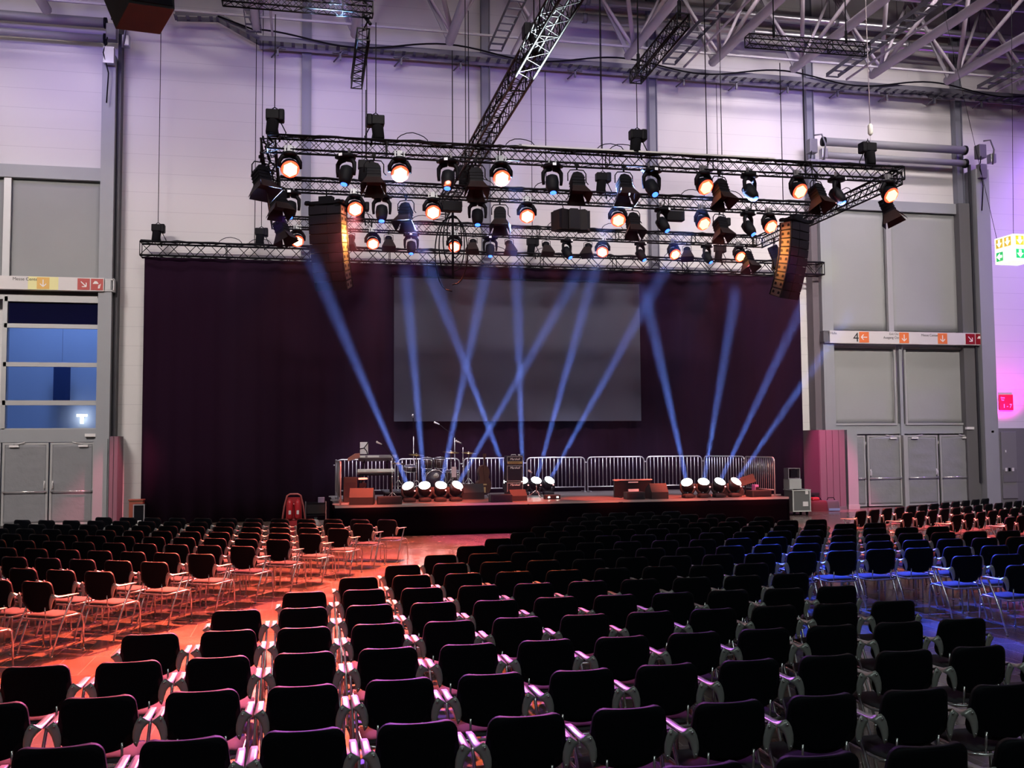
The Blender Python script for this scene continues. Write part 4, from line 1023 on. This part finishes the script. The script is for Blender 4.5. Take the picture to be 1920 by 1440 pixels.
MB().tube([(-.12, -.014, -.02), (0, -.014, 0), (.09, -.014, .12), (.11, -.014, .17)], .014, 5).tube([(0, -.014, 0), (.07, -.014, -.08), (.10, -.014, -.18)], .014, 5).build('stroke', M_black, t)
MB().tube([(.0, .02, -.15), (.02, .0, -.33)], .012).build('holder', M_black, t)
def mic_stand(x, y, h, yaw, label, boom=.35, bz=.0, head=True, zb=SZ):
    t = thing('microphone_stand', (x, y, zb), rz=yaw, label=label, cat='microphone stand', group='microphone stands')
    m = MB()
    for k in range(3): a = k*2*PI/3; m.tube([(0, 0, .22), (.26*math.cos(a), .26*math.sin(a), .01)], .009)
    m.tube([(0, 0, .12), (0, 0, h)], .011).tube([(0, 0, h*.52), (0, 0, h*.58)], .018)
    m.build('tripod', M_chrome, t)
    MB().tube([(.10, 0, h-.05), (-boom, 0, h+bz)], .010).build('boom', M_black, t)
    if head: MB().tube([(-boom, 0, h+bz), (-boom-.12, 0, h+bz+.05)], [.014, .026], 10).lathe([(.01, -.03), (.03, 0), (.01, .03)], 12, None, (-boom-.14, 0, h+bz+.06)).build('microphone', M_white, t)
mic_stand(2.35, 26.9, 1.15, R(15), 'boom microphone stand over the keyboards', .30, .38)
mic_stand(3.12, 28.6, 1.55, R(80), 'very tall microphone stand left of the drum kit', .2, .55, zb=SZ+.206)
mic_stand(4.35, 28.7, 1.5, R(-10), 'tall boom microphone stand leaning over the drums from the right', .45, .40, zb=SZ+.206)
mic_stand(4.40, 27.48, 1.22, R(0), 'microphone stand at the right of the drum kit, pink microphone on top', .05, .12, zb=SZ+.206)
mic_stand(6.4, 26.9, .55, R(40), 'short tripod microphone stand right of the amplifier stack', .2, .15)
# drum riser and kit
t = thing('drum_riser', (3.55, 28.1, SZ), label='low dark riser under the drum kit', cat='riser')
MB().box((0, 0, .19), (2.7, 1.9, .03)).build('top_plate', mat('riser_top', (.05, .05, .055), .45), t)
for s_ in (-1.25, 1.25):
    for q in (-.85, .85): MB().box((s_, q, .09), (.06, .06, .17)).build('leg', M_black, t)
curtain(-1.35, 1.35, -.96, .005, .18, .3, .006, M_skirt, 'skirt', t)
DZ = SZ+.205
dk = mat('drum_shell', (.06, .04, .045), .25)
def drum(x, y, z, r, dep, horiz, label, name='drum'):
    t = thing(name, (x, y, z), label=label, cat='drum')
    A = rx(PI/2) if horiz else rx(R(12))
    MB().lathe([(r, -dep/2), (r, dep/2)], 28, A).build('shell', dk, t)
    m = MB()
    for s_ in (-1, 1):
        P = [A @ Vector((r*1.02*math.cos(a), r*1.02*math.sin(a), s_*dep/2)) for a in [2*PI*k/28 for k in range(28)]]
        m.tube(P, .013, 6, closed=True)
    m.build('hoop', M_chrome, t)
    MB().lathe([(r*.97, dep/2), (r*.97, dep/2+.004)], 28, A).build('head', mat('drum_head', (.035, .03, .05), .35), t)
    m = MB()
    for k in range(8):
        a = 2*PI*k/8; m.tube([A @ Vector((r*1.04*math.cos(a), r*1.04*math.sin(a), -dep/2)), A @ Vector((r*1.04*math.cos(a), r*1.04*math.sin(a), dep/2))], .008, 5)
    m.build('tension_rod', M_chrome, t)
    return t
b = drum(3.62, 27.7, DZ+.30, .285, .40, True, 'bass drum with round white badge in the middle of the kit', 'bass_drum')
bd = MB().lathe([(.072, 0), (.072, .004)], 20, rx(PI/2), (.02, -.206, .13)).build('badge', mat('badge_white', (.75, .75, .75), .4), b)
m = MB()
for k in range(4): m.box((.02, -.212, .09+k*.027), (.10, .002, .007))
m.build('badge_print', M_ink, bd)
for s_ in (-1, 1): MB().tube([(s_*.24, -.05, -.15), (s_*.36, -.25, -.285)], .012).build('spur', M_chrome, b)
drum(3.42, 27.9, DZ+.78, .16, .26, False, 'left rack tom above the bass drum', 'rack_tom')
drum(3.80, 27.9, DZ+.78, .16, .26, False, 'right rack tom above the bass drum', 'rack_tom')
drum(4.20, 28.3, DZ+.33, .21, .40, False, 'floor tom at the right side of the kit', 'floor_tom')
drum(3.0, 28.35, DZ+.62, .18, .14, False, 'snare drum at the left side of the kit', 'snare_drum')
t = thing('pink_towel', (4.17, 27.66, DZ+.52), label='pale pink cloth hanging at the right of the drum kit', cat='cloth')
MB().box((0, 0, 0), (.13, .03, .30), bev=.008).build('cloth', mat('cloth_pink', (.6, .45, .48), .8), t)
def cymbal(x, y, h, r, label):
    t = thing('cymbal_stand', (x, y, DZ), label=label, cat='cymbal', group='cymbals of the drum kit')
    m = MB()
    for k in range(3): a = k*2*PI/3+.4; m.tube([(0, 0, .32), (.28*math.cos(a), .28*math.sin(a), .01)], .010).tube([(0, 0, .14), (.14*math.cos(a), .14*math.sin(a), .16)], .007)
    m.tube([(0, 0, .10), (0, 0, h+.05)], .012).tube([(0, 0, h*.5), (0, 0, h*.55)], .02).tube([(0, 0, h*.75), (0, 0, h*.79)], .02)
    m.build('tripod', M_chrome, t)
    MB().lathe([(r, -.004), (r*.3, .012), (.04, .03), (.01, .034)], 28, rx(.12) @ ry(.06), (0, 0, h)).build('cymbal', mat('bronze', (.45, .32, .14), .3, .9), t)
cymbal(3.08, 27.5, 1.02, .22, 'crash cymbal on the chrome stand left of the bass drum')
cymbal(2.58, 27.6, .78, .20, 'low cymbal on the chrome stand at the far left of the kit')
cymbal(4.12, 27.9, 1.08, .24, 'crash cymbal at the right of the kit')
cymbal(4.75, 28.6, 1.05, .22, 'ride cymbal behind the floor tom at far right')
t = thing('drum_stool', (3.6, 28.75, DZ), label='round drum stool behind the kit', cat='stool')
MB().lathe([(.15, .48), (.17, .50), (.17, .56), (.1, .58)], 18).build('seat', M_black, t)
m = MB().tube([(0, 0, .2), (0, 0, .49)], .015)
for k in range(3): a = k*2*PI/3; m.tube([(0, 0, .28), (.2*math.cos(a), .2*math.sin(a), .01)], .011)
m.build('tripod', M_chrome, t)
t = thing('keyboard_bench', (1.45, 27.7, SZ), label='dark red padded bench at the left end of the keyboards', cat='bench')
MB().box((0, 0, .56), (.42, .28, .08), bev=.02).build('seat', mat('bench_red', (.12, .01, .03), .6), t)
MB().tube([(-.15, 0, .02), (.15, 0, .52)], .016).tube([(.15, 0, .02), (-.15, 0, .52)], .016).tube([(-.15, -.14, .02), (-.15, .14, .02)], .016).tube([(.15, -.14, .02), (.15, .14, .02)], .016).build('leg_frame', M_black, t)
t = thing('sustain_rack', (1.52, 26.3, SZ), label='small white-topped gadget on a post beside the drum case', cat='gadget')
MB().box((0, 0, .62), (.24, .12, .05), bev=.01).build('top', M_white, t)
MB().tube([(0, 0, .02), (0, 0, .6)], .02).box((0, 0, .45), (.18, .1, .12)).box((0, 0, .01), (.24, .2, .02)).build('post', M_black, t)
# tilted music stand at the right
t = thing('music_stand', (12.45, 26.3, SZ), rz=R(-20), label='wide tilted black music stand at the right stage edge', cat='music stand')
MB().box((0, 0, .40), (.58, .03, .30), ry(R(-18)) @ rx(R(-35)), bev=.01).build('desk', M_wedge, t)
MB().tube([(0, .02, .45), (0, .02, .03)], .02).tube([(-.25, 0, .02), (.25, 0, .02)], .018).tube([(0, -.25, .02), (0, .25, .02)], .018).build('base', M_black, t)
# off-stage things
v = atz(1497, 957, 0)
fx_, fy_ = at(1497, 950, 27.6).x, 27.6
t = thing('flight_case', (at(1495, 950, 28.6).x, 28.6, 0), label='grey flight case with white edges on castors right of the stage', cat='flight case')
MB().box((0, 0, .46), (.60, .55, .66)).build('body', M_case, t)
m = pane_frame(-.31, .31, .12, .80, -.285, .035, .03)
m.box((.31, 0, .80), (.03, .58, .03)).box((-.31, 0, .80), (.03, .58, .03)).box((.31, 0, .13), (.03, .58, .03)); m.build('edge_profile', mat('edge_white', (.66, .70, .68), .4, .3), t)
MB().box((.13, -.285, .36), (.18, .02, .14)).box((.18, -.285, .74), (.10, .02, .15)).build('latch', M_white, t)
for a in (-.22, .22):
    for q in (-.2, .2): MB().lathe([(.05, -.02), (.05, .02)], 12, ry(PI/2), (a, q, .05)).box((a, q, .09), (.06, .06, .06)).build('castor', M_black, t)
t = thing('equipment_box', (at(1486, 910, 28.75).x, 28.75, .815), label='pale box standing on the grey flight case', cat='box')
MB().box((0, 0, .16), (.42, .40, .32), bev=.01).build('body', mat('pale_grey_box', (.40, .42, .42), .5), t)
t = thing('equipment_rack', (at(1487, 895, 28.75).x, 28.75, 1.14), label='small open white frame with black unit on top of the pale box', cat='rack')
pane_frame(-.24, .17, .0, .34, 0, .022, .30).build('frame', M_bar, t)
MB().box((-.03, 0, .17), (.22, .26, .24)).build('unit', M_black, t)
for i, (x, y, sx_, sy_, sz_, m_, lab) in enumerate(((at(1530, 945, 30).x, 29.9, .62, .45, .36, mat('bag_maroon', (.10, .012, .02), .85), 'dark red bag on the floor right of the flight case'), (at(1549, 945, 30).x+.12, 29.9, .50, .40, .36, mat('bag_grey', (.07, .07, .08), .85), 'dark grey bag on the floor beside the pink cladding box'))):
    t = thing('equipment_bag', (x, y, 0), label=lab, cat='bag')
    m = MB(); P = []
    for a in range(7):
        zz = sz_*(math.sin(a/6*PI/2)); s_ = 1-.25*(a/6)**3
        P.append([(sx_/2*s_*math.copysign(abs(math.cos(b_))**.5, math.cos(b_)), sy_/2*s_*math.copysign(abs(math.sin(b_))**.5, math.sin(b_)), zz) for b_ in [2*PI*k/20 for k in range(21)]])
    m.grid(P); vs = P[-1][:-1]; m.add(vs, [tuple(range(len(vs)))])
    m.build('body', m_, t)
    MB().tube([(-.15, 0, sz_-.01), (-.1, 0, sz_+.08), (.1, 0, sz_+.08), (.15, 0, sz_-.01)], .014).build('strap', M_black, t)
    if i: MB().box((.0, -sy_/2-.01, .06), (.40, .02, .08)).build('blue_label', mat('label_blue', (.12, .25, .40), .5), t)
    else: MB().box((-.12, -.05, sz_+.05), (.26, .2, .12), bev=.04).build('red_cloth', M_red, t)
t = thing('cable_drum', (at(1520, 925, 30.3).x, 30.35, 0), label='black case standing behind the red bag', cat='case')
MB().box((0, 0, .30), (.55, .30, .60), bev=.02).build('body', M_wedge, t)
MB().box((0, -.155, .5), (.16, .02, .04)).build('handle', M_black, t)
# red extinguisher trolley and service cart left of the stage
tx = at(551, 950, 26.0).x
t = thing('extinguisher_trolley', (tx, 26.0, 0), label='red wheeled trolley carrying fire extinguishers left of the stage', cat='trolley')
fr = [(-.34, 0, .05), (-.24, 0, .75), (-.17, 0, 1.02), (-.10, 0, 1.06), (.10, 0, 1.06), (.17, 0, 1.02), (.24, 0, .75), (.34, 0, .05)]
MB().tube(fr, .025, 8).tube([(-.2, .0, .4), (.2, 0, .4)], .018).tube([(-.18, 0, .8), (.18, 0, .8)], .015).build('frame', mat('trolley_frame', (.45, .12, .12), .35, .3), t)
MB().box((0, -.04, .20), (.34, .04, .38)).box((0, .06, .55), (.40, .03, .85)).build('back_plate', M_red, t)
for s_ in (-.10, .10):
    e = MB().lathe([(.02, .42), (.075, .44), (.08, .52), (.08, .84), (.05, .91), (.02, .93)], 16, None, (s_, -.06, 0)).build('extinguisher', mat('ext_red', (.45, .02, .03), .3), t)
    MB().box((s_, -.145, .60), (.06, .01, .10)).build('label', M_white, e)
for s_ in (-.30, .30): MB().lathe([(.08, -.02), (.08, .02)], 16, ry(PI/2), (s_, .08, .08)).build('wheel', M_black, t)
cxx = at(592, 950, 26.3).x
t = thing('service_cart', (cxx, 26.3, 0), label='black open shelf cart between red trolley and stage', cat='cart')
m = MB()
for a in (-.26, .26):
    for q in (-.2, .2): m.box((a, q, .42), (.025, .025, .84))
m.build('corner_posts', M_darksteel, t)
for z in (.12, .50, .80): MB().box((0, 0, z), (.54, .42, .03)).build('shelf', M_black, t)
MB().box((.0, -.1, .66), (.46, .2, .24)).build('drawer_unit', M_wedge, t)
t = thing('cart_box', (cxx+.14, 26.2, .816), label='small violet-grey box on top of the shelf cart', cat='box')
MB().box((0, 0, .07), (.17, .16, .14), bev=.01).build('body', mat('violet_grey', (.20, .17, .28), .5), t)
t = thing('bundled_bag', (cxx+.0, 26.22, .136), label='pale crumpled bag on the lower shelf of the cart', cat='bag')
MB().lathe([(.06, 0), (.12, .04), (.14, .12), (.08, .22), (.03, .26), (.05, .30)], 11, None).build('body', mat('bag_pale', (.35, .35, .36), .7, bump=1, bscale=14), t)
# things behind the left curtain edge
t = thing('wooden_crate', (at(252, 955, 30.2).x, 30.6, 0), label='brown wooden crate at the foot of the wall left of the curtain', cat='crate')
MB().box((0, 0, .37), (.38, .34, .74)).build('body', mat('crate_brown', (.16, .06, .03), .6), t)
MB().box((0, 0, .75), (.42, .38, .03)).build('lid', mat('crate_brown', ()), t)
t = thing('flight_case', (at(266, 960, 30.2).x-.02, 30.0, 0), label='small flight case with silver corners at the left curtain edge', cat='flight case')
MB().box((0, 0, .34), (.30, .4, .62)).build('body', M_black, t)
pane_frame(-.16, .16, .03, .66, -.21, .03, .03).build('edge_profile', M_bar, t)
MB().box((.02, -.215, .14), (.10, .02, .12)).build('latch', M_white, t)

# ------------------------------------------------------------------ stage haze
hz_ = MB().box((6.7, 26.3, 4.93), (17.6, 8.4, 8.2))
ho = hz_.build('stage_haze', None) if False else None
me = hz_.mesh('stage_haze'); mh = bpy.data.materials.new('haze'); mh.use_nodes = True
nt = mh.node_tree; nt.nodes.clear()
out_ = nt.nodes.new('ShaderNodeOutputMaterial'); vs_ = nt.nodes.new('ShaderNodeVolumeScatter')
vs_.inputs['Density'].default_value = .0018; vs_.inputs['Anisotropy'].default_value = .2
vs_.inputs['Color'].default_value = (.50, .55, 1, 1)
nt.links.new(vs_.outputs[0], out_.inputs['Volume'])
me.materials.append(mh); ho = bpy.data.objects.new('stage_haze', me); COL.objects.link(ho)
tag(ho, 'thin bluish haze hanging over the stage, showing the light beams', 'haze', kind='stuff')

# ------------------------------------------------------------------ chairs
def chair():
    t = thing('linking_chair', (0, 0, 0))
    # backrest
    VV = [0, .06, .15, .3, .5, .68, .80, .87, .92, .96, .985, 1]
    n, k = 17, len(VV); P, Q = [], []
    for i in range(k):
        v = VV[i]; r_, q_ = [], []
        zc1 = .485+.345*v
        if v > .80: hw = .216-.068*(1-math.sqrt(max(0, 1-((v-.80)/.20)**2)))
        elif v < .35: hw = .234-.05*((.35-v)/.35)**2
        else: hw = .234-.018*((v-.35)/.45)
        for j in range(n):
            u = -1+2*j/(n-1); x = hw*u
            z = zc1+(.035*(u*u) if v < .25 else 0)*(1-v/.25)
            y = -.205-.065*v+.045*abs(u)**2.2
            r_.append((x, y-.016, z)); q_.append((x, y+.016, z))
        P.append(r_); Q.append(q_)
    b = MB().shell(P, Q).build('backrest', M_shell, t)
    P2_, Q2_ = [], []
    for i in range(k):
        P2_.append([(x*.95, y-.004, .655+(z-.655)*.94) for x, y, z in P[i]]); Q2_.append([(x*.95, y+.018, .655+(z-.655)*.94) for x, y, z in P[i]])
    MB().shell(P2_, Q2_).build('upholstery', M_fabric, b)
    # seat
    P, Q = [], []
    for i in range(7):
        a, c_ = [], []
        v = i/6; y = -.205+.43*v
        for j in range(9):
            u = -1+2*j/8; e = max(abs(u), abs(2*v-1)); hw = .225+.015*v-(.02 if i in (0, 6) else 0)
            z = .462-.028*e**4-.02*max(0, v-.8)*5
            a.append((hw*u, y, z)); c_.append((hw*u*.98, y, .425))
        P.append(a); Q.append(c_)
    MB().shell(P, Q).build('seat', M_seat, t)
    fr = [(-.23, -.19, .415), (-.24, .14, .422), (-.225, .215, .418), (-.18, .232, .415), (.18, .232, .415), (.225, .215, .418), (.24, .14, .422), (.23, -.19, .415), (.15, -.225, .41), (-.15, -.225, .41)]
    MB().tube(fr, .011, 6, closed=True).tube([(-.14, -.22, .41), (-.14, -.235, .55)], .008, 5).tube([(.14, -.22, .41), (.14, -.235, .55)], .008, 5).build('seat_frame', M_chrome, t)
    for s_ in (-1, 1):
        # front leg
        MB().tube([(s_*.228, .18, .42), (s_*.240, .222, .40), (s_*.245, .24, .30), (s_*.250, .245, .015)], .0105, 6).lathe([(.014, 0), (.016, .012), (.011, .022)], 8, None, (s_*.25, .245, 0)).build('leg', M_chrome, t)
        # rear leg rising forward to the armrest tip
        MB().tube([(s_*.262, .055, .645), (s_*.262, .02, .58), (s_*.255, -.06, .43), (s_*.25, -.15, .25), (s_*.25, -.235, .015)], .0115, 6).lathe([(.014, 0), (.016, .012), (.011, .022)], 8, None, (s_*.25, -.235, 0)).build('leg', M_chrome, t)
        # armrest: crescent wing twisting into a flat band
        P, Q = [], []
        secs = [((.221, -.236, .520), (.226, -.236, .521)), ((.207, -.238, .538), (.234, -.237, .545)), ((.199, -.239, .575), (.243, -.238, .582)), ((.201, -.241, .615), (.253, -.238, .612)),
                ((.211, -.243, .655), (.267, -.236, .635)), ((.226, -.243, .684), (.282, -.230, .648)), ((.242, -.240, .700), (.295, -.222, .656)), ((.243, -.205, .686), (.294, -.200, .661)),
                ((.244, -.15, .670), (.293, -.15, .662)), ((.244, -.08, .665), (.292, -.08, .662)), ((.245, .05, .664), (.291, .05, .662)), ((.251, .12, .660), (.285, .12, .660))]
        for a_, b_ in secs:
            a_, b_ = Vector(a_), Vector(b_); r_, q_ = [], []
            nrm = Vector((0, .007, 0)) if a_.y < -.2 else Vector((0, 0, -.008))
            for j in range(4):
                p = a_.lerp(b_, j/3); r_.append((p.x*s_, p.y, p.z)); p = p+nrm; q_.append((p.x*s_, p.y, p.z))
            P.append(r_); Q.append(q_)
        ar = MB().shell(P, Q).build('armrest', M_alu, t)
        for rx_, ry_, rz_ in ((.217, -.240, .545), (.238, -.244, .672)): MB().lathe([(.007, 0), (.006, .004)], 8, rx(PI/2), (s_*rx_, ry_, rz_)).build('rivet', M_chrome, ar)
    return t
spots = []
def visible(x, y):
    d = Vector((x, y, .6-HC)); w_ = d.dot(CF)
    if w_ < .5: return None
    X = 960+d.dot(CR)/w_*FPX; Yv = 720-d.dot(CU)/w_*FPX; r = .32/w_*FPX
    if X < -r or X > 1920+r: return None
    d2 = Vector((x, y, .84-HC)); w2 = d2.dot(CF)
    if 720-d2.dot(CU)/w2*FPX > 1450: return None
    return w_
rj = random.Random(11)
for k in range(1, 18):                                       # centre block, rows counted from the stage
    y = 21.09-.987*k+.27
    lo, hi = 11-k, 12+k
    for i in range(lo, hi+1):
        if k >= 10 and 10 <= i <= 13: continue               # the aisle cutting into the block
        if k >= 10 and i > 13 and False: continue
        blk = 'centre' if (k < 10 or i <= 9) else 'right'
        spots.append((.6*i+.005*(k % 3), y+rj.uniform(-.02, .02), rj.uniform(-.012, .012), blk, k, i-lo+1 if blk == 'centre' else i-13))
led = [(-3.44, 10.92), (-2.93, 11.80), (-2.43, 12.55), (-1.92, 13.39), (-1.42, 14.19), (-.92, 15.11), (-.43, 16.01), (.07, 16.91), (.57, 17.83), (1.06, 18.77), (1.59, 19.62)]
for r_, (x, y) in enumerate(led):                            # left block, rows counted from the back
    ang = R(30.0-max(0, r_-4)*1.1)
    for j in range(14 if r_ < 10 else 12):
        px_, py_ = x-.572*j*math.cos(ang), y+.572*j*math.sin(ang)
        px_ += .27*math.sin(R(30)); py_ += .27*math.cos(R(30))
        spots.append((px_, py_, -R(30)+rj.uniform(-.015, .015), 'left', 11-r_, j+1))
for r_ in range(7):                                          # far right block
    x, y = 11.72+.57*r_, 19.02-.80*r_
    for j in range(12 if r_ == 0 else 14):
        px_, py_ = x+.565*j*math.cos(R(29.5)), y+.565*j*math.sin(R(29.5))
        px_ -= .27*math.sin(R(30)); py_ += .27*math.cos(R(30))
        spots.append((px_, py_, R(30)+rj.uniform(-.015, .015), 'far right', r_+1, j+1))
seen = []
for s in spots:
    w_ = visible(s[0], s[1])
    if w_ is None: continue
    if s[3] == 'far right' and s[4] > 5: continue
    seen.append((w_, s))
seen.sort(key=lambda q: q[0])
print('CHAIRS', len(seen), {b_: sum(1 for q in seen if q[1][3] == b_) for b_ in ('centre', 'right', 'left', 'far right')})
cp = chair(); ct = tree(cp); first = True
NIND = 330
for w_, (x, y, a, blk, row, n) in seen[:NIND]:
    o = cp if first else copy_tree(ct); first = False
    o.location = (x, y, 0); o.rotation_euler = (0, 0, a)
    o.scale = (.955, 1, 1) if 'left' in blk or 'far' in blk else (1, 1, 1)
    side = {'centre': 'left end', 'right': 'aisle end', 'left': 'aisle end', 'far right': 'aisle end'}[blk]
    o['label'] = 'black chair, %s block, %s row from stage, %s seat from %s' % (blk, ORD[row], ORD[n], side)
    o['category'] = 'chair'; o['group'] = 'chairs of the %s block' % blk
rest = seen[NIND:]
if rest:
    m = {}
    def collect(o, M):
        for c in children(o):
            if c.type == 'MESH': m.setdefault(c.data.materials[0].name, []).append((c.data, M))
            collect(c, M)
    for w_, (x, y, a, *_r) in rest: collect(cp, Matrix.Translation((x, y, 0)) @ Matrix.Rotation(a, 4, 'Z'))
    bm = bmesh.new(); names = list(m)
    me = bpy.data.meshes.new('distant_chairs')
    for mi, nme in enumerate(names):
        me.materials.append(bpy.data.materials[nme])
        for d, M in m[nme]:
            n0 = len(bm.faces); nv = len(bm.verts)
            bm.from_mesh(d); bm.verts.ensure_lookup_table(); bm.faces.ensure_lookup_table()
            for v in bm.verts[nv:]: v.co = M @ v.co
            for f in bm.faces[n0:]: f.material_index = mi
    bm.to_mesh(me); bm.free()
    o = bpy.data.objects.new('distant_chairs', me); COL.objects.link(o)
    tag(o, 'most distant rows of small black chairs near the stage and right wall', 'chairs', kind='stuff')
